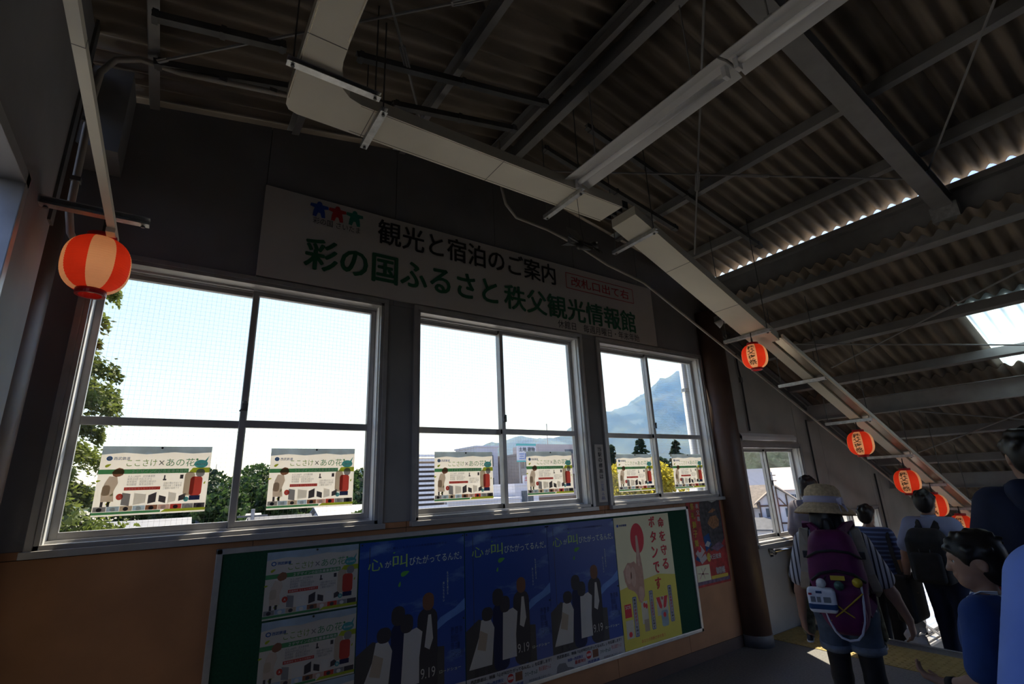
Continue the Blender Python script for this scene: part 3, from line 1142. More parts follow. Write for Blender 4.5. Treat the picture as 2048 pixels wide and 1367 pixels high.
# conduits
r_ = thing('conduit', 'bent beige conduit climbing the left corner and crossing under the roof', 'conduit', (-0.55, 2.9, 2.85))
pts = [(-0.50, 2.98, 2.83), (-0.52, 2.95, 2.86), (-0.535, 2.92, 2.95), (-0.535, 2.90, 3.1), (-0.54, 2.88, 3.6), (-0.53, 2.86, 3.74), (-0.48, 2.84, 3.83), (-0.38, 2.82, 3.87), (-0.2, 2.79, 3.85), (0.3, 2.70, 3.88), (0.6, 2.66, 3.9)]
MB().tube([off(p, (-0.55, 2.9, 2.85)) for p in pts], 0.016, 10).build('pipe', 'conduit', r_, smooth=True)
for p in ((-0.535, 2.90, 3.12), (-0.54, 2.885, 3.45), (0.0, 2.755, 3.865), (0.25, 2.71, 3.88)):
    q = off(p, (-0.55, 2.9, 2.85))
    MB().box(q[0] - 0.02, q[0] + 0.02, q[1] - 0.02, q[1] + 0.02, q[2] - 0.012, q[2] + 0.012).build('clip', 'steel_dark', r_)
r_ = thing('conduit', 'thin grey conduit running beside the cream duct and down the stairs', 'conduit', (1.95, 2.72, 3.9))
pts = [(1.85, 2.72, 4.2), (1.86, 2.72, 3.78), (1.90, 2.73, 3.66), (2.0, 2.74, 3.58), (2.3, 2.74, 3.56), (2.62, 2.74, 3.50), (2.95, 2.74, 3.40)]
pts += [(x, 2.74, duct_z(x) - 0.02) for x in (3.4, 5, 7, 9, 11)]
MB().tube([off(p, (1.95, 2.72, 3.9)) for p in pts], 0.011, 8).build('pipe', 'conduit', r_, smooth=True)
r_ = thing('conduit', 'dark cable dropping down the pale stair wall to the wall light', 'cable', (5.62, D - 0.02, 2.1))
MB().tube([(-0.02, 0, 0.93), (-0.03, -0.005, 0.75), (0.0, 0, 0.62), (0.0, 0, 0.0)], 0.011, 6).build('cable', 'cable_black', r_)
MB().box(-0.02, 0.02, -0.01, 0.018, 0.58, 0.64).build('junction_box', 'steel_dark', r_)
r_ = thing('conduit', 'dark cable dropping between the first and second stair windows', 'cable', (7.0, D - 0.02, 0.9))
MB().tube([(0, 0, 1.38), (0.0, 0, 0.0)], 0.011, 6).build('cable', 'cable_black', r_)
r_ = thing('conduit', 'dark cable dropping between the second and third stair windows', 'cable', (8.75, D - 0.02, 0.2))
MB().tube([(0, 0, 1.35), (0.0, 0, 0.0)], 0.011, 6).build('cable', 'cable_black', r_)

# narrow wiring duct on the left, with its strut
r_ = thing('wiring_duct', 'long narrow white wiring duct ending above the unlettered lantern', 'duct', (-0.335, 2.83, 2.79))
MB().box(-0.016, 0.014, -10.8, 0.0, 0, 0.03).build('body', 'duct_cream', r_)
MB().box(-0.0165, 0.0145, -1.32, -1.317, -0.0005, 0.0305).build('seam', 'duct_seam', r_)
MB().box(-0.018, 0.016, -0.19, -0.13, -0.022, 0.0).build('clip', 'duct_cream', r_)
strut((-0.58, 2.62, 2.84), (-0.20, 2.62, 2.84), 'slotted strut sticking out of the left wall above the big lantern', None, w=0.04, h=0.035)


# ---- paper lanterns
def lantern_r(z, h=0.122, R=0.1225):
    """radius of the paper body at height z from its centre"""
    t = min(1.0, abs(z) / h)
    return 0.052 + (R - 0.052) * (1 - t ** 2.6) ** 0.62


mat('lantern_red', (0.82, 0.07, 0.035), 0.7, vary=0.06, scale=10, translucent=0.6)
mat('lantern_white', (0.88, 0.66, 0.48), 0.7, vary=0.05, scale=10, translucent=0.6)
mat('lantern_cap', (0.42, 0.015, 0.02), 0.35, vary=0.05)
NG = 8
H_L = 0.122


def lantern_meshes(text):
    ribs = 22
    base_prof = []
    for i in range(ribs * 3 + 1):
        z = -H_L + 2 * H_L * i / (ribs * 3)
        base_prof.append((lantern_r(z) - 0.0018 * (i % 3 == 0), z))
    meshes = []
    for g in range(NG):
        a0 = 2 * math.pi * (g - 0.5) / NG; a1 = 2 * math.pi * (g + 0.5) / NG
        mb = MB(); mb.lathe(base_prof, 6, (0, 0, 0), a0, a1)
        me = bpy.data.meshes.new('paper_gore'); me.from_pydata(mb.v, [], mb.f)
        me.materials.append(MATS['lantern_white' if g % 2 == 0 else 'lantern_red'])
        me.polygons.foreach_set('use_smooth', [True] * len(mb.f))
        meshes.append(('paper_gore', me))
    for nm_, z0, z1 in (('bottom_ring', -H_L - 0.022, -H_L + 0.004), ('top_ring', H_L - 0.004, H_L + 0.022)):
        mb = MB(); mb.lathe([(0.042, z0), (0.054, z0), (0.056, (z0 + z1) / 2), (0.054, z1), (0.042, z1), (0.042, z0)], 32)
        me = bpy.data.meshes.new(nm_); me.from_pydata(mb.v, [], mb.f); me.materials.append(MATS['lantern_cap'])
        meshes.append((nm_, me))
    mb = MB()
    mb.tube([(0.045, 0, H_L + 0.015), (0.03, 0, H_L + 0.06), (0.0, 0, H_L + 0.09), (-0.03, 0, H_L + 0.06), (-0.045, 0, H_L + 0.015)], 0.0025, 5)
    mb.tube([(0, 0, H_L - 0.07), (0, 0, H_L + 0.02), (0.012, 0, H_L + 0.07), (0.0, 0.0, H_L + 0.13)], 0.005, 6)
    me = bpy.data.meshes.new('hanger'); me.from_pydata(mb.v, [], mb.f); me.materials.append(MATS['cable_black'])
    meshes.append(('hanger', me))
    mb = MB()
    mb.lathe([(0, -0.03), (0.012, -0.027), (0.02, -0.012), (0.02, 0.005), (0.013, 0.02), (0.012, 0.05), (0, 0.05)], 12)
    me = bpy.data.meshes.new('bulb'); me.from_pydata(mb.v, [], mb.f)
    me.materials.append(mat('bulb', (1, 0.8, 0.5), 0.4, emit=(1.0, 0.62, 0.28), emit_strength=6.0))
    meshes.append(('bulb', me))
    if text:
        v = []; f = []
        for i, ch in enumerate('秩父夜祭'):
            tv, tf = text_verts(ch, 0.016)
            lo = tv.min(0); hi = tv.max(0)
            n0 = len(v)
            for p in tv:
                u = ((p[0] - lo[0]) / (hi[0] - lo[0]) - 0.5) * 0.074
                z = 0.100 - 0.051 * i - 0.047 + (p[1] - lo[1]) / (hi[1] - lo[1]) * 0.047
                R = lantern_r(z) + 0.0012
                a = u / max(R, 0.06)
                v.append((R * math.cos(a), R * math.sin(a), z))
            f += [tuple(k + n0 for k in q) for q in tf]
        me = bpy.data.meshes.new('lettering'); me.from_pydata(v, [], f); me.materials.append(MATS['ink_black'])
        meshes.append(('lettering', me))
    return meshes


LMESH = lantern_meshes(True)
LPLAIN = lantern_meshes(False)


def lantern(c, rz_, lab, text=True, power=0.7, hang=0.12, s=1.0):
    r_ = thing('paper_lantern', lab, 'lantern', c, rz_, group='red and white paper lanterns')
    r_.scale = (s, s, s)
    for nm_, me in (LMESH if text else LPLAIN):
        o = bpy.data.objects.new(nm_, me); link(o, r_)
        if nm_ == 'lettering':
            o['label'] = 'black brush lettering'
    ld = bpy.data.lights.new('bulb_light', 'POINT')
    ld.energy = power; ld.color = (1.0, 0.72, 0.42); ld.shadow_soft_size = 0.02
    lo_ = bpy.data.objects.new('bulb_light', ld); link(lo_, r_); lo_.location = (0, 0, -0.02)
    return r_


def face_angle(c, extra=0.0):
    return math.atan2(-c[1], -c[0]) + extra


c = (-0.375, 2.76, 2.645)
lantern(c, face_angle(c, 0.10), 'round paper lantern without writing, hanging below the narrow wiring duct', text=False, power=0.36, s=1.03)
LAN = [((4.39, 2.38, 2.655), 'small red lantern nearest the brown column, highest on the stairs', 0.9), ((6.21, 2.38, 1.885), 'second small red lantern down the stairs', 1.0),
       ((7.23, 2.38, 1.455), 'third small red lantern down the stairs', 1.05), ((7.91, 2.38, 1.155), 'fourth small red lantern, half behind the head of the man in the light blue shirt', 1.05), ((8.70, 2.38, 0.85), 'lowest small red lantern above the dark haired boy', 1.1)]
for c, lab, s in LAN:
    lantern(c, face_angle(c, -0.22), lab, s=s, power=0.55)
    zt = duct_z(c[0]) - 0.03


# ---- fluorescent lights
def fluorescent(y1, lab):
    Lf = 1.23
    r_ = thing('fluorescent_light', lab, 'light', (2.2, y1, 3.64), group='hanging fluorescent lights')
    MB().prism_y([(-0.045, 0.06), (0.045, 0.06), (0.04, 0.10), (-0.04, 0.10)], -Lf + 0.005, -0.005).build('housing', 'steel_grey', r_)
    MB().prism_y([(-0.115, 0.022), (-0.040, 0.045), (0.040, 0.045), (0.115, 0.022), (0.115, 0.028), (0.045, 0.06), (-0.045, 0.06), (-0.115, 0.028)], -Lf + 0.003, -0.003).build('reflector', 'white_enamel', r_)
    MB().tube([(0, -0.04, 0.022), (0, -Lf + 0.04, 0.0)], 0.019, 14).build('tube', 'tube_glass', r_, smooth=True)
    for yy in (-0.03, -Lf + 0.03):
        MB().box(-0.022, 0.022, yy - 0.012, yy + 0.012, -0.022, 0.048).build('lamp_holder', 'white_enamel', r_, bevel=0.004)
    for yy in (-0.22, -Lf + 0.22):
        MB().tube([(0, yy, 0.10), (0, yy, roof_z(2.2) - 3.64 - 0.14)], 0.005, 6).build('hanging_rod', 'steel_grey', r_)
        MB().box(-0.012, 0.012, yy - 0.02, yy + 0.02, 0.095, 0.14).build('bracket', 'galvanised', r_)
    return r_


fluorescent(2.27, 'unlit fluorescent light nearer the window wall')
fluorescent(1.03, 'unlit fluorescent light leaving the picture at the top')
fluorescent(-0.21, 'unlit fluorescent light behind the viewer')
r_ = thing('wall_light', 'white fluorescent wall light above the first stair window', 'light', (5.95, D, 2.0))
MB().prism_x([(-0.02, 0.03), (-0.07, 0.0), (-0.075, 0.03), (-0.05, 0.07), (0.0, 0.07), (0.0, 0.03)], -0.60, 0.60).build('housing', 'white_enamel', r_)
MB().tube([(-0.58, -0.05, 0.0), (0.58, -0.05, 0.0)], 0.015, 10).build('tube', 'tube_glass', r_, smooth=True)
for x in (-0.59, 0.59):
    MB().box(x - 0.01, x + 0.01, -0.07, -0.02, -0.02, 0.04).build('lamp_holder', 'white_enamel', r_)

# small twin floodlight on top of the brown column
r_ = thing('floodlight', 'small twin white floodlight at the top of the brown column', 'light', (5.02, 3.04, 3.30))
for q in ((-0.045, -0.02, -0.035), (0.05, -0.03, 0.035)):
    mb = MB(); mb.lathe([(0.012, 0.05), (0.025, 0.03), (0.042, -0.02), (0.048, -0.045), (0.043, -0.045), (0.0, -0.01)], 16)
    o = mb.build('lamp_head', 'white_enamel', r_, smooth=True); o.location = q; o.rotation_euler = (0.9, 0.5 if q[0] < 0 else -0.6, 0)
MB().tube([(-0.045, -0.02, 0.0), (0, 0.0, 0.03), (0.05, -0.03, 0.07)], 0.01, 8).build('arm', 'steel_dark', r_)
MB().box(-0.03, 0.03, 0.0, 0.06, 0.0, 0.06).build('mount', 'steel_dark', r_)

# black bird-scarer hanging on a string
mat('bird_black', (0.012, 0.012, 0.013), 0.5, vary=0.1)
mat('eye_bright', (0.9, 0.9, 0.85), 0.1, vary=0)
r_ = thing('bird_scarer', 'black plastic bird hanging on a string below the duct', 'decoy bird', (2.29, 2.35, 3.24))
sd = Sdf(0.006, 0.02)
sd.cap((-0.02, 0, 0.0), (0.07, 0, 0.01), 0.035, 0.028).ell((0.115, 0, 0.035), (0.032, 0.026, 0.026)).cap((0.14, 0, 0.03), (0.17, 0, 0.022), 0.01, 0.003)
sd.build('body', 'bird_black', r_)


def feather_wing(name, pts, th=0.006):
    mb = MB(); n_ = len(pts)
    top = [(p[0], p[1], p[2] + th) for p in pts]
    mb.add(list(pts) + top, [tuple(range(n_)), tuple(range(2 * n_ - 1, n_ - 1, -1))] + [(i, (i + 1) % n_, (i + 1) % n_ + n_, i + n_) for i in range(n_)])
    return mb.build(name, 'bird_black', r_)


feather_wing('wing', [(0.05, 0.02, 0.02), (0.06, 0.06, 0.10), (0.03, 0.09, 0.17), (-0.05, 0.1, 0.18), (-0.055, 0.08, 0.13), (-0.04, 0.05, 0.08), (-0.03, 0.02, 0.02)])
feather_wing('wing', [(0.05, -0.02, 0.0), (0.10, -0.07, -0.05), (0.105, -0.09, -0.075), (0.08, -0.08, -0.05), (0.07, -0.1, -0.085), (0.05, -0.085, -0.05), (0.035, -0.11, -0.085), (0.02, -0.09, -0.05), (-0.01, -0.10, -0.08), (-0.03, -0.03, 0.0)])
feather_wing('tail', [(-0.03, -0.02, 0.0), (-0.17, -0.045, 0.01), (-0.14, 0.0, -0.012), (-0.16, 0.045, -0.02), (-0.03, 0.025, 0.0)])
mb = MB(); mb.lathe([(0, -0.008), (0.006, -0.004), (0.008, 0), (0.006, 0.004), (0, 0.008)], 10)
o = mb.build('eye', 'eye_bright', r_, smooth=True); o.location = (0.125, -0.025, 0.045)
MB().tube([(0.02, 0, 0.03), (0.0, 0, 0.14), (-0.04, -0.03, 0.375)], 0.002, 5).build('string', 'cable_black', r_)

# handrail on the stair wall
r_ = thing('handrail', 'steel handrail on brackets down the stair wall', 'handrail', (5.62, D - 0.08, 0.80))
MB().tube([(0, 0.07, 0.0), (0, 0.0, 0.0), (0.48, 0, 0.0), (8.4, 0, -0.441 * 7.92)], 0.019, 10).build('rail', 'chrome', r_, smooth=True)
for x in (0.03, 1.6, 3.2, 4.8, 6.4):
    zz = 0 if x < 0.48 else -0.441 * (x - 0.48)
    bk = MB(); bk.tube([(x, 0, zz), (x, 0.03, zz - 0.04), (x, 0.08, zz - 0.04)], 0.009, 8)
    bk.box(x - 0.03, x + 0.03, 0.072, 0.08, zz - 0.07, zz - 0.01)
    bk.build('bracket', 'chrome', r_)

# ------------------------------------------------------------------ the big sign
SX0, SX1, SZ0, SZ1 = 0.325, 4.145, 2.945, 3.60
r_ = thing('information_sign', 'long white tourist information sign board above the windows', 'sign', (SX0, D - 0.021, SZ0))
MB().box(0, SX1 - SX0, 0, 0.02, 0, SZ1 - SZ0).build('board', 'sign_white', r_, bevel=0.002)


def S(x0, x1, z0, z1):
    return (x0 - SX0, x1 - SX0, z0 - SZ0, z1 - SZ0)


lettering('lettering', '観光と宿泊のご案内', S(1.095, 2.80, 3.368, 3.572), 'ink_black', r_, 0.002, bold=0.022)
lettering('lettering', '彩の国ふるさと', S(0.595, 2.15, 3.055, 3.29), 'ink_green', r_, 0.002, bold=0.035)
lettering('lettering', '秩父観光情報館', S(2.21, 3.84, 3.045, 3.275), 'ink_green', r_, 0.002, bold=0.026)
lettering('lettering', '改札口出て右', S(2.99, 3.78, 3.405, 3.505), 'ink_red', r_, 0.002, bold=0.012)
lettering('lettering', '休館日　毎週月曜日・年末年始', S(2.79, 3.87, 2.958, 3.035), 'ink_black', r_, 0.002, bold=0.003)
lettering('lettering', '彩の国 さいたま', S(0.635, 0.965, 3.402, 3.452), 'ink_black', r_, 0.002, bold=-0.004)
outer = rrect(*S(2.925, 3.85, 3.372, 3.535), 0.012)
inner = rrect(*S(2.932, 3.843, 3.379, 3.528), 0.009)
mb = MB(); n_ = len(outer)
mb.add([(u, -0.002, v) for u, v in outer] + [(u, -0.002, v) for u, v in inner], [(i, (i + 1) % n_, (i + 1) % n_ + n_, i + n_) for i in range(n_)])
mb.build('red_outline', 'ink_red', r_)


def emblem(cx, m):
    s = 0.062
    pts = [(-0.16, 0.62), (-0.95, 0.58), (-1.0, 0.22), (-0.52, 0.10), (-0.62, -0.30), (-0.68, -0.95), (-0.30, -1.0), (-0.12, -0.45), (0.12, -0.45), (0.30, -1.0),
           (0.68, -0.95), (0.62, -0.30), (0.52, 0.10), (1.0, 0.22), (0.95, 0.58), (0.16, 0.62)]
    body = [(cx - SX0 + u * s, 3.518 - SZ0 + v * s) for u, v in pts]
    head = ell(cx - SX0, 3.518 - SZ0 + 0.62 * s, 0.30 * s, 0.36 * s, 16)
    o = flat('emblem_figure', [body], m, r_, 0.002)
    flat('emblem_head', [head], m, o, 0.0024)


emblem(0.672, 'ink_blue'); emblem(0.797, 'ink_red'); emblem(0.920, 'ink_teal')

# altitude plaque on the pier
r_ = thing('altitude_plaque', 'narrow white plaque with vertical writing between two windows', 'sign', (3.125, D - 0.012, 1.43))
MB().box(0, 0.10, 0, 0.011, 0, 0.49).build('board', 'sign_white', r_, bevel=0.001)
for i, ch in enumerate('当駅の標高は'):
    lettering('lettering', ch, (0.028, 0.072, 0.43 - 0.047 * i, 0.468 - 0.047 * i), 'ink_black', r_, 0.001, bold=0.015)
for i, ch in enumerate('二三五・二ｍ'):
    z = 0.148 - 0.026 * i
    h_ = 0.02 if ch not in '・' else 0.006
    lettering('lettering', ch, (0.032 if ch != '・' else 0.046, 0.068 if ch != '・' else 0.054, z, z + h_), 'ink_blue', r_, 0.001, bold=0.01)

# ------------------------------------------------------------------ notice board and posters
r_ = thing('notice_board', 'wide green felt notice board in a silver frame under the windows', 'notice board', (0.285, D - 0.03, 0.245))
BW, BH = 3.995, 1.09
f_ = MB()
f_.box(0, BW, 0, 0.03, 0, 0.028); f_.box(0, BW, 0, 0.03, BH - 0.028, BH); f_.box(0, 0.03, 0, 0.03, 0, BH); f_.box(BW - 0.03, BW, 0, 0.03, 0, BH)
f_.build('frame', 'alu', r_, bevel=0.003)
MB().box(0.02, BW - 0.02, 0.012, 0.028, 0.02, BH - 0.02).build('felt_panel', 'felt_green', r_)
FY = D - 0.0195      # front of the felt


def paper(name, c, translucent=0.45, vary=0.03):
    return mat(name, c, 0.45, vary=vary, scale=5, translucent=translucent)


paper('paper_cream', (0.88, 0.85, 0.80), 0.6); paper('print_sky', (0.52, 0.66, 0.80), vary=0.25); paper('print_green', (0.10, 0.36, 0.16))
paper('print_lime', (0.46, 0.55, 0.05)); paper('print_teal', (0.10, 0.42, 0.45)); paper('print_red', (0.62, 0.09, 0.07)); paper('print_dark', (0.085, 0.08, 0.095))
paper('print_blue', (0.03, 0.14, 0.42)); paper('print_brown', (0.33, 0.16, 0.10)); paper('print_white', (0.86, 0.85, 0.82)); paper('print_pink', (0.72, 0.50, 0.44))
paper('print_blush', (0.74, 0.64, 0.55)); paper('print_beige', (0.62, 0.53, 0.42)); paper('print_grey', (0.34, 0.34, 0.36)); paper('print_navy', (0.03, 0.04, 0.12)); paper('print_title', (0.24, 0.42, 0.10))
mat('pin', (0.03, 0.03, 0.03), 0.4)


def ticket_poster():
    """landscape poster for the commemorative tickets; drawings replaced by plain colour shapes"""
    W, H = 0.515, 0.345
    r_ = thing('ticket_poster', 'x', 'poster', (0, 0, 0), group='landscape commemorative ticket posters')
    MB().box(0, W, -0.0003, 0.0006, 0, H).build('paper', 'paper_cream', r_)
    flat('sky_print', [[(0, 0.302), (0.1, 0.312), (0.2, 0.304), (0.33, 0.315), (0.42, 0.308), (W, 0.314), (W, H), (0, H)]], 'print_sky', r_, 0.0006)
    flat('logo', [ell(0.037, 0.283, 0.0135, 0.0115)], 'print_blue', r_, 0.0007)
    flat('logo_centre', [ell(0.037, 0.283, 0.0085, 0.007)], 'print_white', r_, 0.0009)
    lettering('lettering', '西武鉄道', (0.056, 0.128, 0.275, 0.291), 'print_blue', r_, 0.0007, bold=0.01)
    lettering('lettering', 'ここさけ', (0.115, 0.252, 0.242, 0.278), 'print_title', r_, 0.0007, bold=0.002)
    lettering('lettering', '×', (0.262, 0.287, 0.247, 0.272), 'print_grey', r_, 0.0007)
    lettering('lettering', 'あの花', (0.297, 0.435, 0.24, 0.282), 'print_green', r_, 0.0007, bold=0.002)
    flat('star_mark', [ell(0.446, 0.276, 0.006, 0.006, 8)], 'print_green', r_, 0.0007)
    flat('green_band', [rect(0, 0.41, 0.205, 0.228), rect(0, 0.30, 0.008, 0.020)], 'print_green', r_, 0.0007)
    flat('lime_band', [[(0.41, 0.205), (W, 0.205), (W, 0.232), (0.43, 0.232)], [(0.30, 0.008), (W, 0.008), (W, 0.022), (0.32, 0.022)]], 'print_lime', r_, 0.0007)
    lettering('lettering', '２デザインの記念乗車券発売', (0.145, 0.405, 0.208, 0.225), 'print_white', r_, 0.001, bold=0.01)
    flat('price_leaf', [ell(0.468, 0.252, 0.035, 0.022, 18), [(0.485, 0.268), (0.506, 0.296), (0.495, 0.262)]], 'print_teal', r_, 0.0009)
    lettering('lettering', '各3,000円', (0.443, 0.493, 0.244, 0.257), 'print_white', r_, 0.0012, bold=0.01)
    flat('leaves', [leaf(0.036, 0.248, 0.014, 0.5), leaf(0.006, 0.172, 0.01, 0.2), leaf(0.074, 0.105, 0.009, 1.0), leaf(0.064, 0.062, 0.012, 0.6), leaf(0.497, 0.152, 0.008, 1.2)], 'print_lime', r_, 0.0007)
    # plain stand-ins where the poster shows drawn figures
    flat('pale_shape', [[(0.03, 0.07), (0.085, 0.07), (0.078, 0.12), (0.092, 0.16), (0.085, 0.19), (0.05, 0.195), (0.034, 0.16), (0.026, 0.11)]], 'print_blush', r_, 0.0008)
    flat('pale_shape', [rrect(0.028, 0.062, 0.10, 0.15, 0.012)], 'print_beige', r_, 0.001)
    flat('dark_shape', [[(0.066, 0.196), (0.078, 0.19), (0.095, 0.193), (0.108, 0.2), (0.112, 0.216), (0.104, 0.231), (0.086, 0.236), (0.07, 0.228), (0.058, 0.212)]], 'print_brown', r_, 0.0011)
    flat('dark_shape', [rect(0.03, 0.042, 0.046, 0.07), rect(0.058, 0.070, 0.046, 0.07)], 'print_dark', r_, 0.0008)
    flat('pale_shape', [rrect(0.395, 0.445, 0.085, 0.21, 0.02)], 'print_beige', r_, 0.0008)
    flat('red_shape', [rrect(0.425, 0.485, 0.085, 0.185, 0.016)], 'print_red', r_, 0.0009)
    flat('dark_shape', [rrect(0.448, 0.492, 0.183, 0.226, 0.018)], 'print_grey', r_, 0.0011)
    flat('dark_shape', [rect(0.428, 0.482, 0.062, 0.086)], 'print_navy', r_, 0.001)
    lettering('small_print', '大人1,000円　記念乗車券\n発売日9月19日(土)から\n発売箇所　西武秩父駅ほか\n有効期間　発売当日限り', (0.13, 0.262, 0.145, 0.198), 'print_grey', r_, 0.0007, bold=0.0)
    flat('red_strip', [rect(0.122, 0.285, 0.122, 0.138)], 'print_red', r_, 0.0007)
    lettering('small_print', '数量限定 なくなり次第終了', (0.128, 0.28, 0.1255, 0.1345), 'print_white', r_, 0.001)
    flat('info_box', [rect(0.295, 0.302, 0.175, 0.195), rect(0.372, 0.388, 0.175, 0.196), rect(0.292, 0.308, 0.168, 0.176)], 'print_dark', r_, 0.0007)
    lettering('small_print', '沿線の舞台をめぐる\n特製台紙つき乗車券\n二種類の図柄です', (0.297, 0.385, 0.122, 0.16), 'print_grey', r_, 0.0007)
    flat('ticket_photo', [[(0.236, 0.052), (0.272, 0.06), (0.272, 0.11), (0.236, 0.095)], [(0.285, 0.062), (0.318, 0.052), (0.318, 0.084), (0.285, 0.094)], [(0.378, 0.06), (0.41, 0.068), (0.41, 0.10), (0.378, 0.086)]], 'print_dark', r_, 0.0007)
    flat('ticket_photo', [[(0.118, 0.052), (0.155, 0.045), (0.155, 0.105), (0.118, 0.112)]], 'print_grey', r_, 0.0007)
    flat('ticket_photo', [[(0.172, 0.05), (0.225, 0.058), (0.225, 0.10), (0.172, 0.108)], [(0.328, 0.052), (0.365, 0.062), (0.365, 0.1), (0.328, 0.108)]], 'print_white', r_, 0.0007)
    flat('red_badge', [ell(0.108, 0.092, 0.0155, 0.0155)], 'print_red', r_, 0.001)
    lettering('lettering', 'A', (0.103, 0.113, 0.086, 0.098), 'print_white', r_, 0.0013, bold=0.01)
    flat('teal_badge', [ell(0.415, 0.068, 0.0125, 0.0125)], 'print_teal', r_, 0.001)
    lettering('lettering', 'B', (0.411, 0.419, 0.063, 0.073), 'print_white', r_, 0.0013, bold=0.01)
    cols = ['print_grey', 'print_sky', 'print_beige', 'print_sky', 'print_brown', 'print_pink', 'print_red', 'print_grey', 'print_dark']
    for i, m_ in enumerate(cols):
        flat('film_still', [rect(0.004 + 0.0565 * i, 0.004 + 0.0565 * i + 0.0545, 0.022, 0.046)], m_, r_, 0.0007)
        flat('film_still_detail', [ell(0.03 + 0.0565 * i, 0.032, 0.012, 0.01, 10)], 'print_dark' if i % 2 == 0 else 'print_white', r_, 0.001)
    mb = MB(); mb.lathe([(0, 0), (0.006, 0.001), (0.006, 0.006), (0.0, 0.008)], 8)
    o = mb.build('pin', 'pin', r_); o.rotation_euler = (math.pi / 2, 0, 0); o.location = (W * 0.52, -0.0005, H - 0.008)
    return r_


tp = ticket_poster()
spots = [((0.538, FY, 0.947), (1, 1, 1), 'landscape ticket poster at the top of the green notice board'),
         ((0.540, FY, 0.592), (1, 1, 1), 'landscape ticket poster in the middle of the green notice board stack'),
         ((0.543, FY, 0.247), (1, 1, 0.99), 'landscape ticket poster lowest on the green notice board'),
         ((-0.285, 3.421, 1.532), (0.97, 1, 1.035), 'landscape ticket poster on the window pane beside the cedar'),
         ((0.525, 3.377, 1.520), (0.99, 1, 1.04), 'landscape ticket poster sharing the cedar window but away from the cedar'),
         ((1.64, 3.421, 1.505), (0.98, 1, 1.04), 'landscape ticket poster on the middle window beside the white louvred building'),
         ((2.443, 3.377, 1.513), (0.955, 1, 1.02), 'landscape ticket poster on the middle window in front of the brown block'),
         ((3.53, 3.421, 1.50), (0.965, 1, 1.0), 'landscape ticket poster on the mountain window in front of the yellow tree'),
         ((4.285, 3.377, 1.496), (0.955, 1, 1.0), 'landscape ticket poster beside the white downpipe on the mountain window')]
for i, (loc, sc_, lab) in enumerate(spots):
    o = tp if i == 0 else copy_tree(tp)
    o.location = loc; o.scale = sc_
    o['label'] = lab

# ---- tall blue film posters (figures left out, plain shapes of like colour in their place)
m_, nt_, out_ = new_mat('print_film_sky')
b_ = nt_.nodes.new('ShaderNodeBsdfPrincipled'); b_.inputs['Roughness'].default_value = 0.35
tc_ = nt_.nodes.new('ShaderNodeTexCoord'); mp_ = nt_.nodes.new('ShaderNodeMapping'); mp_.inputs['Scale'].default_value = (1.5, 1, 4.0)
nz_ = nt_.nodes.new('ShaderNodeTexNoise'); nz_.inputs['Scale'].default_value = 2.2; nz_.inputs['Detail'].default_value = 7
cr_ = nt_.nodes.new('ShaderNodeValToRGB')
cr_.color_ramp.elements[0].position = 0.58; cr_.color_ramp.elements[0].color = (0.016, 0.06, 0.30, 1)
cr_.color_ramp.elements[1].position = 0.95; cr_.color_ramp.elements[1].color = (0.30, 0.50, 0.78, 1)
nt_.links.new(tc_.outputs['Object'], mp_.inputs[0]); nt_.links.new(mp_.outputs[0], nz_.inputs['Vector']); nt_.links.new(nz_.outputs['Fac'], cr_.inputs[0])
nt_.links.new(cr_.outputs[0], b_.inputs['Base Color']); nt_.links.new(b_.outputs[0], out_.inputs[0])
mat('ink_titleglow', (0.62, 0.72, 0.55), 0.5, vary=0.05); mat('ink_titlegreen', (0.33, 0.55, 0.12), 0.5); mat('ink_leaf', (0.10, 0.36, 0.06), 0.5)
mat('ink_cloud', (0.10, 0.22, 0.55), 0.4, vary=0.2); mat('ink_wall', (0.045, 0.045, 0.05), 0.5)


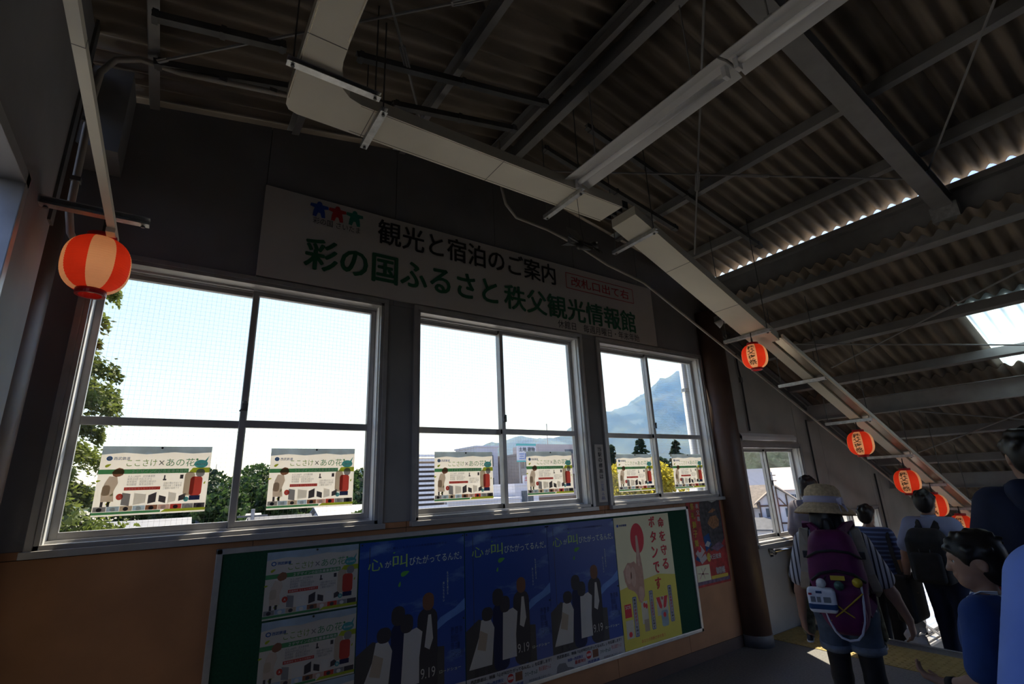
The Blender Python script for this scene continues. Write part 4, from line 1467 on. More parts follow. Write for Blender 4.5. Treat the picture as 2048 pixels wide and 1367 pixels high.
def film_poster():
    W, H = 0.735, 1.03
    r_ = thing('film_poster', 'x', 'poster', (0, 0, 0), group='tall blue film posters')
    MB().box(0, W, -0.0003, 0.0006, 0, H).build('paper', 'print_film_sky', r_)
    flat('cloud', [[(0.45, 0.42), (0.60, 0.50), (0.735, 0.55), (0.735, 0.62), (0.66, 0.57), (0.55, 0.53)]], 'ink_cloud', r_, 0.0006)
    flat('roof_parapet', [[(0, 0.13), (0.30, 0.13), (0.30, 0.40), (0.10, 0.47), (0, 0.41)], [(0.50, 0.13), (0.58, 0.13), (0.58, 0.36), (0.50, 0.37)]], 'ink_wall', r_, 0.0006)
    flat('lamp_pole', [rect(0.062, 0.066, 0.43, 1.0)], 'ink_wall', r_, 0.0006)
    # plain stand-ins for the drawn group
    flat('dark_shape', [rrect(0.215, 0.345, 0.13, 0.545, 0.05)], 'print_navy', r_, 0.0008)
    flat('dark_shape', [rrect(0.39, 0.53, 0.13, 0.60, 0.06)], 'print_dark', r_, 0.0008)
    flat('dark_shape', [rrect(0.215, 0.305, 0.53, 0.64, 0.04)], 'print_dark', r_, 0.001)
    flat('tan_shape', [rrect(0.425, 0.505, 0.585, 0.69, 0.038)], 'print_brown', r_, 0.001)
    flat('pale_shape', [[(0.02, 0.18), (0.20, 0.18), (0.225, 0.40), (0.19, 0.47), (0.12, 0.46), (0.10, 0.36)]], 'print_white', r_, 0.0011)
    flat('tan_shape', [[(0.085, 0.29), (0.15, 0.27), (0.17, 0.37), (0.11, 0.40)]], 'print_beige', r_, 0.0014)
    flat('dark_shape', [rrect(0.125, 0.215, 0.45, 0.535, 0.036)], 'print_dark', r_, 0.0014)
    flat('pale_shape', [[(0.285, 0.19), (0.405, 0.19), (0.405, 0.33), (0.425, 0.47), (0.385, 0.50), (0.30, 0.48)]], 'print_white', r_, 0.0011)
    flat('dark_shape', [rrect(0.275, 0.36, 0.48, 0.585, 0.036)], 'print_dark', r_, 0.0014)
    flat('pale_shape', [[(0.44, 0.38), (0.475, 0.36), (0.50, 0.42), (0.485, 0.56), (0.465, 0.56)]], 'print_white', r_, 0.0012)
    flat('dark_shape', [rect(0.07, 0.10, 0.13, 0.18), rect(0.14, 0.165, 0.13, 0.18)], 'print_dark', r_, 0.0011)
    lettering('lettering', '心', (0.055, 0.150, 0.862, 0.93), 'ink_titlegreen', r_, 0.001, bold=0.004)
    lettering('lettering', 'が', (0.165, 0.205, 0.872, 0.91), 'ink_titleglow', r_, 0.001, bold=0.002)
    lettering('lettering', '叫', (0.215, 0.315, 0.862, 0.94), 'ink_titlegreen', r_, 0.001, bold=0.004)
    lettering('lettering', 'びたがってるんだ。', (0.33, 0.715, 0.868, 0.918), 'ink_titleglow', r_, 0.001, bold=0.002)
    flat('leaf_mark', [leaf(0.30, 0.825, 0.03, 0.3), leaf(0.265, 0.765, 0.016, 1.3), leaf(0.225, 0.955, 0.008, 0.3)], 'ink_leaf', r_, 0.001)
    lettering('small_print', '私\nの\n言\n葉\nを\n届\nけ\nる', (0.60, 0.612, 0.66, 0.80), 'ink_titleglow', r_, 0.001, line=1.0)
    lettering('small_print', '声\nに\nな\nら\nな\nい', (0.57, 0.582, 0.62, 0.74), 'ink_titleglow', r_, 0.001)
    lettering('lettering', '9.19', (0.415, 0.515, 0.205, 0.262), 'print_white', r_, 0.0018, bold=-0.004)
    lettering('small_print', 'ロードショー', (0.545, 0.70, 0.21, 0.228), 'ink_titleglow', r_, 0.0018)
    lettering('small_print', '原作・監督・脚本\n制作委員会\n音楽・主題歌\nアニメーション制作', (0.63, 0.725, 0.28, 0.46), 'print_navy', r_, 0.001)
    lettering('small_print', '心に響く、もうひとつの青春群像劇が始まる', (0.17, 0.60, 0.975, 0.99), 'print_navy', r_, 0.001)
    flat('white_band', [rect(0, W, 0, 0.13)], 'print_white', r_, 0.0016)
    lettering('lettering', '西武鉄道は、映画「心が叫びたがってるんだ。」を応援します！', (0.03, 0.705, 0.098, 0.121), 'ink_black', r_, 0.0022, bold=0.012)
    flat('train_photo', [[(0.02, 0.01), (0.20, 0.01), (0.18, 0.02), (0.13, 0.03), (0.11, 0.062), (0.05, 0.066), (0.03, 0.05)]], 'print_grey', r_, 0.0019)
    lettering('lettering', '池袋〜西武秩父', (0.13, 0.285, 0.062, 0.082), 'ink_blue', r_, 0.0022, bold=0.01)
    lettering('lettering', '最速78分', (0.20, 0.31, 0.033, 0.058), 'ink_red', r_, 0.0022, bold=0.01)
    flat('red_badge', [ell(0.345, 0.068, 0.027, 0.027)], 'ink_red', r_, 0.0019)
    flat('red_badge_centre', [rect(0.322, 0.368, 0.06, 0.078)], 'print_white', r_, 0.0023)
    flat('ticket_picture', [rect(0.385, 0.445, 0.04, 0.093)], 'print_brown', r_, 0.0019)
    lettering('lettering', 'フリーきっぷ', (0.465, 0.575, 0.052, 0.076), 'ink_green', r_, 0.0022, bold=0.01)
    lettering('lettering', '秩父漫遊きっぷ', (0.59, 0.70, 0.058, 0.086), 'ink_red', r_, 0.0022, bold=0.008)
    lettering('lettering', '西武鉄道', (0.33, 0.45, 0.008, 0.03), 'ink_blue', r_, 0.0022, bold=0.01)
    lettering('small_print', '西武鉄道お客さまセンター', (0.50, 0.70, 0.012, 0.026), 'ink_black', r_, 0.0022)
    for u, v in ((0.012, 1.018), (0.722, 1.018), (0.722, 0.5)):
        mb = MB(); mb.lathe([(0, 0), (0.005, 0.001), (0.005, 0.006), (0.0, 0.008)], 8)
        o = mb.build('pin', 'pin', r_); o.rotation_euler = (math.pi / 2, 0, 0); o.location = (u, -0.0025, v)
    return r_


fp = film_poster()
for i, (x, lab) in enumerate(((1.061, 'tall blue film poster beside the ticket posters'), (1.799, 'tall blue film poster between two others like it'), (2.524, 'tall blue film poster beside the yellow button poster'))):
    o = fp if i == 0 else copy_tree(fp)
    o.location = (x, FY, 0.262); o['label'] = lab
    o.scale = (0.995, 1, 1)

# ---- yellow emergency button poster
mat('print_yellow', (0.72, 0.62, 0.10), 0.45, vary=0.04); mat('print_paleyellow', (0.80, 0.76, 0.50), 0.45, vary=0.03); mat('print_skin', (0.52, 0.30, 0.22), 0.5, vary=0.15, scale=20)
mat('print_skin2', (0.62, 0.40, 0.31), 0.5, vary=0.1, scale=20); mat('ink_scarlet', (0.66, 0.03, 0.05), 0.5, vary=0.02)
W, H = 0.72, 1.03
r_ = thing('button_poster', 'yellow safety poster with a finger pressing a red button', 'poster', (3.262, FY, 0.262))
MB().box(0, W, -0.0003, 0.0006, 0, H).build('paper', 'print_paleyellow', r_)
flat('yellow_print', [[(0, 0), (W, 0), (W, 0.50), (0.5, 0.53), (0.25, 0.50), (0, 0.46)]], 'print_yellow', r_, 0.0006)
flat('red_button', [ell(0.27, 0.845, 0.085, 0.125, 32)], 'ink_scarlet', r_, 0.0008)
flat('hand_print', [[(0.06, 0.60), (0.07, 0.52), (0.10, 0.46), (0.17, 0.43), (0.20, 0.40), (0.215, 0.345), (0.25, 0.33), (0.295, 0.38), (0.30, 0.46), (0.30, 0.60), (0.285, 0.72), (0.275, 0.84), (0.262, 0.875), (0.245, 0.84), (0.238, 0.72), (0.225, 0.64), (0.20, 0.665), (0.16, 0.655), (0.12, 0.66)]], 'print_skin', r_, 0.0011)
flat('finger_print', [ell(0.12, 0.57, 0.035, 0.075), ell(0.175, 0.545, 0.03, 0.08), ell(0.255, 0.40, 0.032, 0.06), rrect(0.247, 0.272, 0.62, 0.87, 0.012)], 'print_skin2', r_, 0.0014)
for j, (s, u, top, st_, sz) in enumerate((('命を守る', 0.60, 0.93, 0.118, 0.088), ('ボタンです。', 0.475, 0.94, 0.128, 0.095))):
    for i, ch in enumerate(s):
        if ch == '。':
            lettering('lettering', ch, (u + 0.02, u + 0.045, top - st_ * i + 0.02, top - st_ * i + 0.045), 'ink_scarlet', r_, 0.001, bold=0.02)
            continue
        lettering('lettering', ch, (u - 0.035, u + 0.045, top - st_ * i - 0.02, top - st_ * i - 0.02 + sz), 'ink_scarlet', r_, 0.001, bold=0.03)
lettering('lettering', '西武鉄道', (0.06, 0.15, 0.955, 0.972), 'ink_blue', r_, 0.001, bold=0.01)
flat('logo', [ell(0.04, 0.963, 0.012, 0.012)], 'ink_blue', r_, 0.001)
flat('sos_panel', [rect(0.035, 0.115, 0.345 - 0.1, 0.345)], 'ink_scarlet', r_, 0.0009)
lettering('lettering', 'SOS', (0.045, 0.105, 0.31, 0.335), 'print_white', r_, 0.0013, bold=0.012)
flat('device_picture', [rect(0.035, 0.125, 0.09, 0.225), rect(0.235, 0.315, 0.17, 0.34), rect(0.43, 0.58, 0.20, 0.345)], 'print_white', r_, 0.0009)
flat('device_body', [rect(0.255, 0.315, 0.11, 0.20)], 'print_beige', r_, 0.0011)
flat('red_cuffs', [[(0.43, 0.345), (0.475, 0.345), (0.50, 0.27), (0.49, 0.25), (0.465, 0.26)], [(0.58, 0.345), (0.535, 0.345), (0.515, 0.27), (0.52, 0.25), (0.55, 0.26)], ell(0.52, 0.20, 0.018, 0.02), ell(0.275, 0.31, 0.014, 0.02), ell(0.30, 0.30, 0.014, 0.02), ell(0.08, 0.12, 0.02, 0.02)], 'ink_scarlet', r_, 0.0013)
flat('device_body', [rrect(0.475, 0.565, 0.11, 0.235, 0.02)], 'print_sky', r_, 0.0011)
for j, (u, v0, v1, s) in enumerate(((0.16, 0.09, 0.39, '電車の非常ボタンを押す'), (0.37, 0.11, 0.41, 'ホームの非常ボタンを押す'), (0.62, 0.13, 0.42, '踏切の非常ボタンを押す'))):
    flat('caption_box', [rrect(u - 0.024, u + 0.024, v0, v1, 0.008)], 'ink_blue', r_, 0.0009)
    flat('caption_paper', [rrect(u - 0.019, u + 0.019, v0 + 0.006, v1 - 0.006, 0.006)], 'print_white', r_, 0.0012)
    step_ = (v1 - v0 - 0.02) / len(s)
    for i, ch in enumerate(s):
        z = v1 - 0.012 - step_ * (i + 0.9)
        lettering('small_print', ch, (u - 0.0125, u + 0.0125, z, z + step_ * 0.8) if ch != 'ー' else (u - 0.002, u + 0.002, z, z + step_ * 0.8), 'ink_scarlet' if 3 <= i < 8 else 'ink_black', r_, 0.0015, bold=0.01)
lettering('lettering', 'あなたの判断が命を救う', (0.20, 0.50, 0.035, 0.062), 'ink_scarlet', r_, 0.001, bold=0.006)

# ---- festival poster on the brown wall
mat('print_flame', (0.40, 0.035, 0.03), 0.45, vary=0.5, scale=14); mat('print_gold', (0.62, 0.45, 0.06), 0.45, vary=0.1); mat('print_ochre', (0.30, 0.13, 0.05), 0.45, vary=0.6, scale=40)
mat('print_smoke', (0.05, 0.045, 0.05), 0.45, vary=0.8, scale=25); mat('print_plum', (0.16, 0.10, 0.16), 0.45, vary=0.5, scale=30)
W, H = 0.555, 0.81
r_ = thing('festival_poster', 'red and black festival poster on the brown wall beside the column', 'poster', (4.288, D - 0.003, 0.593))
MB().box(0, W, -0.0003, 0.0025, 0, H).build('paper', 'print_flame', r_)
flat('dark_print', [[(0.19, 0.58), (0.21, 0.76), (0.30, 0.80), (0.46, 0.80), (0.545, 0.80), (0.545, 0.40), (0.46, 0.33), (0.30, 0.30), (0.20, 0.40)]], 'print_smoke', r_, 0.0007)
flat('ochre_print', [[(0.30, 0.56), (0.36, 0.62), (0.46, 0.63), (0.50, 0.58), (0.48, 0.52), (0.38, 0.50)], [(0.33, 0.66), (0.42, 0.70), (0.47, 0.68), (0.40, 0.655)]], 'print_ochre', r_, 0.001)
flat('white_print', [[(0.32, 0.785), (0.44, 0.795), (0.50, 0.77), (0.42, 0.755)], [(0.21, 0.36), (0.26, 0.40), (0.31, 0.38), (0.27, 0.34)]], 'print_white', r_, 0.0013)
flat('plum_print', [[(0.02, 0.02), (0.54, 0.02), (0.54, 0.06), (0.02, 0.06)], [(0.30, 0.33), (0.45, 0.38), (0.52, 0.33), (0.40, 0.29)]], 'print_plum', r_, 0.0009)
flat('blue_print', [[(0.22, 0.30), (0.32, 0.36), (0.30, 0.47), (0.21, 0.44)], [(0.04, 0.25), (0.10, 0.22), (0.13, 0.25), (0.07, 0.28)]], 'print_blue', r_, 0.001)
for i, ch in enumerate('祭礼獅子舞'):
    lettering('lettering', ch, (0.055, 0.115, 0.70 - 0.085 * i, 0.765 - 0.085 * i), 'print_gold', r_, 0.0012, bold=0.02)
for i, ch in enumerate('秩父路'):
    lettering('lettering', ch, (0.145, 0.19, 0.71 - 0.06 * i, 0.755 - 0.06 * i), 'print_white', r_, 0.0012, bold=0.02)
flat('paper_tags', [[(0.05, 0.30), (0.14, 0.37), (0.20, 0.31), (0.11, 0.24)], [(0.10, 0.24), (0.20, 0.29), (0.22, 0.24), (0.13, 0.20)]], 'print_white', r_, 0.0012)
flat('red_star', [ell(0.12, 0.335, 0.03, 0.03, 6)], 'ink_scarlet', r_, 0.0015)
lettering('lettering', '大日如来', (0.26, 0.45, 0.225, 0.275), 'print_white', r_, 0.0014, bold=0.02)
lettering('lettering', '御開帳', (0.33, 0.48, 0.085, 0.15), 'print_white', r_, 0.0014, bold=0.02)
flat('map_panel', [rect(0.03, 0.24, 0.05, 0.19)], 'print_paleyellow', r_, 0.0012)
flat('map_line', [[(0.06, 0.08), (0.07, 0.075), (0.18, 0.16), (0.17, 0.165)], [(0.10, 0.17), (0.108, 0.172), (0.15, 0.07), (0.142, 0.068)], [(0.05, 0.13), (0.05, 0.12), (0.21, 0.10), (0.21, 0.11)]], 'print_pink', r_, 0.0015)
flat('gold_print', [ell(0.25, 0.25, 0.03, 0.04), rect(0.25, 0.52, 0.05, 0.08)], 'print_gold', r_, 0.001)

# ------------------------------------------------------------------ people
mat('skin', (0.34, 0.19, 0.13), 0.55, vary=0.06, scale=12, spec=0.35)
mat('hair_black', (0.012, 0.010, 0.010), 0.45, vary=0.3, scale=40, stretch=(1, 1, 0.2))
mat('hair_grey', (0.035, 0.028, 0.026), 0.5, vary=0.3, scale=40)
mat('eye_dark', (0.02, 0.015, 0.012), 0.15, vary=0)
mat('eye_white', (0.75, 0.72, 0.70), 0.2, vary=0)
mat('lip', (0.38, 0.16, 0.13), 0.5, vary=0.05)
mat('cloth_black', (0.014, 0.014, 0.016), 0.85, vary=0.25, scale=20)
mat('cloth_navy', (0.012, 0.017, 0.045), 0.85, vary=0.2, scale=12)
mat('cloth_mauve', (0.085, 0.075, 0.10), 0.85, vary=0.15, scale=12)
mat('cloth_lightblue', (0.25, 0.28, 0.42), 0.85, vary=0.08, scale=10)
mat('cloth_sky', (0.19, 0.30, 0.80), 0.8, vary=0.08, scale=6)
mat('cloth_royal', (0.02, 0.055, 0.20), 0.85, vary=0.15, scale=10)
mat('cloth_white', (0.70, 0.70, 0.74), 0.8, vary=0.05)
mat('cloth_beige', (0.40, 0.35, 0.27), 0.85, vary=0.1, scale=20)
mat('denim', (0.065, 0.09, 0.13), 0.9, vary=0.3, scale=14)
mat('denim_hem', (0.15, 0.18, 0.23), 0.9, vary=0.2, scale=30)
mat('pack_purple', (0.095, 0.005, 0.06), 0.7, vary=0.2, scale=14)
mat('pack_grey', (0.10, 0.12, 0.14), 0.8, vary=0.15)
mat('pack_pipe', (0.55, 0.58, 0.70), 0.6)
mat('cord_yellow', (0.45, 0.30, 0.02), 0.6)
mat('badge_yellow', (0.55, 0.40, 0.03), 0.4)
mat('badge_white', (0.75, 0.75, 0.75), 0.4)
mat('badge_green', (0.08, 0.16, 0.14), 0.4, vary=0.5, scale=60)
mat('straw', (0.50, 0.37, 0.22), 0.9, vary=0.25, scale=60, bump=0.3)
mat('ribbon', (0.42, 0.39, 0.50), 0.7, vary=0.08)
mat('plush_white', (0.72, 0.74, 0.80), 0.95, vary=0.05, scale=60)
mat('plush_blue', (0.02, 0.06, 0.16), 0.9, vary=0.1)
mat('plush_window', (0.18, 0.20, 0.22), 0.8)
mat('leather_black', (0.012, 0.012, 0.013), 0.35, vary=0.2)
mat('camo', (0.13, 0.12, 0.07), 0.9, vary=0.7, scale=28)
mat('shoe_dark', (0.02, 0.025, 0.04), 0.7, vary=0.1)
mat('shoe_white', (0.60, 0.60, 0.62), 0.6)
mat('plastic_bag', (0.80, 0.80, 0.82), 0.35, vary=0.04, translucent=0.35)
mat('bottle_dark', (0.04, 0.022, 0.012), 0.12, vary=0.2)
stripe_mat('stripes_bw', (0.45, 0.435, 0.47), (0.03, 0.028, 0.04), 1, 0.024, 0.62)
stripe_mat('stripes_bw_h', (0.62, 0.60, 0.64), (0.03, 0.028, 0.04), 2, 0.022, 0.62)
stripe_mat('stripes_blue', (0.03, 0.045, 0.12), (0.11, 0.17, 0.36), 2, 0.045, 0.6)


def rotz(p, a, c=(0, 0, 0)):
    x, y = p[0] - c[0], p[1] - c[1]
    return (c[0] + x * math.cos(a) - y * math.sin(a), c[1] + x * math.sin(a) + y * math.cos(a), p[2])


def V(a):
    return np.array(a, float)


def hand(sd, wrist, d, palm_n, s, curl=0.35, thumb_sign=1):
    """palm plus four unequal bent fingers and a thumb from the side of the palm"""
    w = V(wrist); d = V(d) / np.linalg.norm(d)
    n = V(palm_n) - d * (V(palm_n) @ d); n /= np.linalg.norm(n)
    t = np.cross(n, d) * thumb_sign
    k = 0.008
    for o_ in (-0.026, -0.009, 0.009, 0.026):
        sd.cap(w + t * o_ * 0.6 * s, w + (d * 0.085 + t * o_) * s, 0.017 * s, 0.014 * s, k=0.012)
    for o_, L_ in ((-0.03, 0.058), (-0.010, 0.072), (0.010, 0.078), (0.03, 0.068)):
        a = w + (d * 0.085 + t * o_) * s
        d1 = d * math.cos(curl) + n * math.sin(curl)
        d2 = d * math.cos(curl * 2.2) + n * math.sin(curl * 2.2)
        m_ = a + d1 * L_ * 0.55 * s
        e = m_ + d2 * L_ * 0.5 * s
        sd.cap(a, m_, 0.0098 * s, 0.009 * s, k=0.004).cap(m_, e, 0.009 * s, 0.0075 * s, k=0.004)
    a = w + (d * 0.022 + t * 0.026) * s
    m_ = a + (d * 0.035 + t * 0.026 + n * 0.012) * s
    e = m_ + (d * 0.032 + t * 0.006 + n * 0.014) * s
    sd.cap(a, m_, 0.014 * s, 0.0115 * s, k=0.008).cap(m_, e, 0.0115 * s, 0.009 * s, k=0.004)


STD = {'L': ((-0.02, 0.245, 1.11), (0.03, 0.27, 0.86)), 'R': ((-0.02, -0.245, 1.11), (0.03, -0.27, 0.86))}


class Person:
    def __init__(self, label, loc, heading, H, vox=0.009, head_turn=0.0, arms=None, stride=0.10, step=0.0, build_=1.0, head_s=1.0, tilt=0.0):
        self.r = thing('person', label, 'person', loc, heading)
        self.s = H / 1.70
        self.vox = vox
        self.b = build_
        self.arms = arms or STD
        self.ht = head_turn
        self.hs = head_s
        self.tilt = tilt
        s = self.s
        st = stride
        self.legs = {}
        for sd_, sg in (('L', 1), ('R', -1)):
            f_ = st * sg
            drop = step if sd_ == 'R' else 0.0
            self.legs[sd_] = [V((0, 0.088 * sg, 0.92)) * s, V((0.03 + 0.55 * f_, 0.095 * sg, 0.49)) * s, V((-0.03 + f_, 0.10 * sg, 0.085 - drop)) * s]
        self.arm = {}
        for sd_, sg in (('L', 1), ('R', -1)):
            e, w = self.arms[sd_]
            self.arm[sd_] = [V((-0.005, 0.178 * sg, 1.375)) * s, V(e) * s, V(w) * s]

    def head_pt(self, p):
        s = self.s
        q = rotz(p, self.ht)
        c = V((0.015, 0, 1.50))
        q = V(q)
        h = self.hs
        q = c + (q - c) * h
        if self.tilt:      # nod forward
            x, z = q[0] - c[0], q[2] - c[2]
            q = V((c[0] + x * math.cos(self.tilt) + z * math.sin(self.tilt), q[1], c[2] - x * math.sin(self.tilt) + z * math.cos(self.tilt)))
        return q * s

    def torso(self, sd, g=0.0):
        s, b = self.s, self.b
        for y, z, r, x in ((0.068, 0.92, 0.118, -0.01), (0.055, 1.06, 0.104, 0.0), (0.08, 1.22, 0.112, 0.0), (0.09, 1.31, 0.098, -0.005)):
            sd.cap(V((x, -y * b, z)) * s, V((x, y * b, z)) * s, (r * (0.5 + 0.5 * b) + g) * s, k=0.05 * s)
        sd.cap(V((-0.01, -0.145, 1.385)) * s, V((-0.01, 0.145, 1.385)) * s, (0.058 + g) * s, k=0.05 * s)
        sd.cap(V((-0.01, 0.05, 1.41)) * s, V((-0.01, -0.05, 1.41)) * s, (0.058 + g * 0.6) * s, k=0.03 * s)

    def body(self, grip=None, feet=True, hand_dirs=None):
        s = self.s
        sd = Sdf(self.vox, 0.03 * s)
        self.torso(sd)
        sd.cap(V((-0.01, 0, 1.40)) * s, self.head_pt((0.0, 0, 1.53)), 0.056 * s, 0.05 * s, k=0.03 * s)
        h = self.hs * s
        # head: skull, face, jaw, chin, nose, brow, lips, ears
        R = np.array([[math.cos(self.ht), -math.sin(self.ht), 0], [math.sin(self.ht), math.cos(self.ht), 0], [0, 0, 1]])
        if self.tilt:
            c_, s_ = math.cos(self.tilt), math.sin(self.tilt)
            R = np.array([[c_, 0, s_], [0, 1, 0], [-s_, 0, c_]]) @ R
        sd.ell(self.head_pt((0.0, 0, 1.615)), (0.098 * h, 0.078 * h, 0.098 * h), k=0.02 * s, rot=R)
        sd.ell(self.head_pt((0.032, 0, 1.575)), (0.066 * h, 0.062 * h, 0.088 * h), k=0.03 * s, rot=R)
        sd.cap(self.head_pt((0.062, 0.018, 1.512)), self.head_pt((0.062, -0.018, 1.512)), 0.026 * h, k=0.03 * s)
        sd.cap(self.head_pt((0.098, 0, 1.60)), self.head_pt((0.112, 0, 1.568)), 0.008 * h, 0.012 * h, k=0.012 * s)
        sd.cap(self.head_pt((0.088, 0.03, 1.622)), self.head_pt((0.088, -0.03, 1.622)), 0.011 * h, k=0.015 * s)
        sd.cap(self.head_pt((0.094, 0.014, 1.543)), self.head_pt((0.094, -0.014, 1.543)), 0.0075 * h, k=0.006 * s)
        sd.cap(self.head_pt((0.091, 0.013, 1.532)), self.head_pt((0.091, -0.013, 1.532)), 0.0075 * h, k=0.006 * s)
        for sg in (1, -1):
            sd.ell(self.head_pt((-0.005, 0.079 * sg, 1.585)), (0.02 * h, 0.009 * h, 0.031 * h), k=0.006 * s, rot=R)
            sd.ell(self.head_pt((0.004, 0.088 * sg, 1.585)), (0.008 * h, 0.007 * h, 0.016 * h), k=0.002, sub=True, rot=R)
            sd.ell(self.head_pt((0.102, 0.033 * sg, 1.603)), (0.016 * h, 0.017 * h, 0.010 * h), k=0.002, sub=True, rot=R)
        for sd_, sg in (('L', 1), ('R', -1)):
            a, e, w = self.arm[sd_]
            sd.cap(a, e, 0.049 * s, 0.039 * s, k=0.02 * s)
            sd.cap(e, e + (w - e) * 0.35, 0.040 * s, 0.039 * s, k=0.02 * s).cap(e + (w - e) * 0.35, w, 0.039 * s, 0.026 * s, k=0.02 * s)
            hd = (hand_dirs or {}).get(sd_)
            d = (w - e) if hd is None else V(hd[0])
            pn = (0.2, -sg, 0) if hd is None else hd[1]
            cu = 0.35 if hd is None else hd[2]
            hand(sd, w, d, pn, s, curl=cu, thumb_sign=(1 if sd_ == 'L' else -1) * (1 if hd is None or len(hd) < 4 else hd[3]))
        for sd_ in ('L', 'R'):
            a, k_, n_ = self.legs[sd_]
            sd.cap(a, k_, 0.086 * s, 0.058 * s, k=0.03 * s)
            sd.cap(k_, k_ + (n_ - k_) * 0.35 + V((-0.015, 0, 0)) * s, 0.058 * s, 0.057 * s, k=0.03 * s).cap(k_ + (n_ - k_) * 0.35, n_, 0.056 * s, 0.037 * s, k=0.02 * s)
            sd.cap(n_ + V((-0.03, 0, -0.045)) * s, n_ + V((0.13, 0, -0.052)) * s, 0.037 * s, 0.03 * s, k=0.03 * s)
        o = sd.build('body', 'skin', self.r)
        for sg in (1, -1):
            mb = MB(); mb.lathe([(0, -0.0105), (0.006, -0.0085), (0.0105, 0), (0.006, 0.0085), (0, 0.0105)], 12)
            e = mb.build('eye', 'eye_white', self.r, smooth=True); e.location = tuple(self.head_pt((0.083, 0.032 * sg, 1.603))); e.scale = (h, h, h)
            mb = MB(); mb.lathe([(0, -0.006), (0.004, -0.004), (0.0055, 0), (0.004, 0.004), (0, 0.006)], 10)
            e = mb.build('pupil', 'eye_dark', self.r, smooth=True); e.location = tuple(self.head_pt((0.0895, 0.032 * sg, 1.603))); e.scale = (h, h, h)
        return o

    def hair(self, m='hair_black', kind='short', tufts=True):
        s, h = self.s, self.hs * self.s
        sd = Sdf(self.vox, 0.02 * s)
        R = np.array([[math.cos(self.ht), -math.sin(self.ht), 0], [math.sin(self.ht), math.cos(self.ht), 0], [0, 0, 1]])
        if self.tilt:
            c_, s_ = math.cos(self.tilt), math.sin(self.tilt)
            R = np.array([[c_, 0, s_], [0, 1, 0], [-s_, 0, c_]]) @ R
        sd.ell(self.head_pt((-0.008, 0, 1.628)), (0.112 * h, 0.092 * h, 0.104 * h), rot=R)
        sd.ell(self.head_pt((-0.045, 0, 1.58)), (0.072 * h, 0.080 * h, 0.085 * h), rot=R)
        if kind == 'long':
            sd.cap(self.head_pt((-0.05, 0.05, 1.56)), self.head_pt((-0.075, 0.075, 1.40)), 0.055 * s, 0.05 * s)
            sd.cap(self.head_pt((-0.05, -0.05, 1.56)), self.head_pt((-0.075, -0.075, 1.40)), 0.055 * s, 0.05 * s)
            sd.cap(self.head_pt((-0.07, 0, 1.56)), self.head_pt((-0.095, 0, 1.36)), 0.06 * s, 0.05 * s)
        if kind == 'bun':
            sd.cap(self.head_pt((-0.09, 0.0, 1.60)), self.head_pt((-0.10, 0, 1.53)), 0.045 * s, 0.05 * s)
        rr = random.Random(int(self.r.location.x * 100))
        for k_ in range(26 if tufts else 0):      # tufts
            a = rr.uniform(0, 6.28); z = rr.uniform(0.15, 1.0)
            p = (-0.008 + 0.105 * math.cos(a) * math.sqrt(1 - z * z) * 1.0, 0.087 * math.sin(a) * math.sqrt(1 - z * z), 1.628 + 0.098 * z)
            q = (p[0] * 1.10 - 0.015, p[1] * 1.10, p[2] + 0.006)
            sd.cap(self.head_pt(p), self.head_pt(q), 0.02 * h, 0.008 * h, k=0.012)
        # open face
        sd.ell(self.head_pt((0.105, 0, 1.555)), (0.085 * h, 0.088 * h, 0.092 * h), sub=True, rot=R)
        for sg in (1, -1):
            sd.ell(self.head_pt((0.012, 0.095 * sg, 1.575)), (0.042 * h, 0.035 * h, 0.042 * h), sub=True, rot=R)
        return sd.build('hair', m, self.r)

    def top(self, name, m, sleeve=0.62, hem=0.90, g=0.016, flare=0.0, collar=True, both=True, forearm=0.0):
        s = self.s
        sd = Sdf(self.vox, 0.03 * s)
        self.torso(sd, g)
        if flare:
            for y, z, r in ((0.075, hem + 0.02, 0.115),):
                sd.cap(V((-0.01, -y, z)) * s, V((-0.01, y, z)) * s, (r + g + flare) * s, k=0.08 * s)
        for sd_ in ('L', 'R'):
            a, e, w = self.arm[sd_]
            t = min(1.0, sleeve)
            sd.cap(a, a + (e - a) * t, (0.049 + g) * s, (0.049 + g + 0.010) * s, k=0.03 * s)
            if forearm:
                sd.cap(e, e + (w - e) * forearm, (0.045 + g) * s, (0.036 + g) * s, k=0.03 * s)
        sd.half((0, 0, -1), -hem * s)
        sd.half((0, 0, 1), 1.462 * s)
        return sd.build(name, m, self.r)

    def collar(self, m, z=1.47, r=0.062):
        s = self.s
        mb = MB()
        prof = [(r * 1.28, -0.035), (r * 1.08, 0.0), (r, 0.012), (r * 0.93, 0.0)]
        mb.lathe([(p[0] * s, p[1] * s) for p in prof], 24, (-0.005 * s, 0, z * s))
        return mb.build('collar', m, self.r, smooth=True)

    def bottom(self, name, m, to=1.0, g=0.014, waist=1.0, thigh_only=False, hem_g=0.0):
        s = self.s
        sd = Sdf(self.vox, 0.03 * s)
        sd.cap(V((-0.01, -0.068, 0.92)) * s, V((-0.01, 0.068, 0.92)) * s, (0.118 + g) * s, k=0.04 * s)
        sd.cap(V((0, -0.06, 1.02)) * s, V((0, 0.06, 1.02)) * s, (0.106 + g) * s, k=0.04 * s)
        for sd_ in ('L', 'R'):
            a, k_, n_ = self.legs[sd_]
            if thigh_only:
                e = a + (k_ - a) * to
                sd.cap(a, e, (0.09 + g) * s, (0.078 + g + hem_g) * s, k=0.03 * s)
            else:
                sd.cap(a, k_, (0.088 + g) * s, (0.062 + g) * s, k=0.03 * s)
                sd.cap(k_, n_ + V((0, 0, 0.015)), (0.062 + g) * s, (0.048 + g) * s, k=0.03 * s)
        sd.half((0, 0, 1), waist * s)
        return sd.build(name, m, self.r)

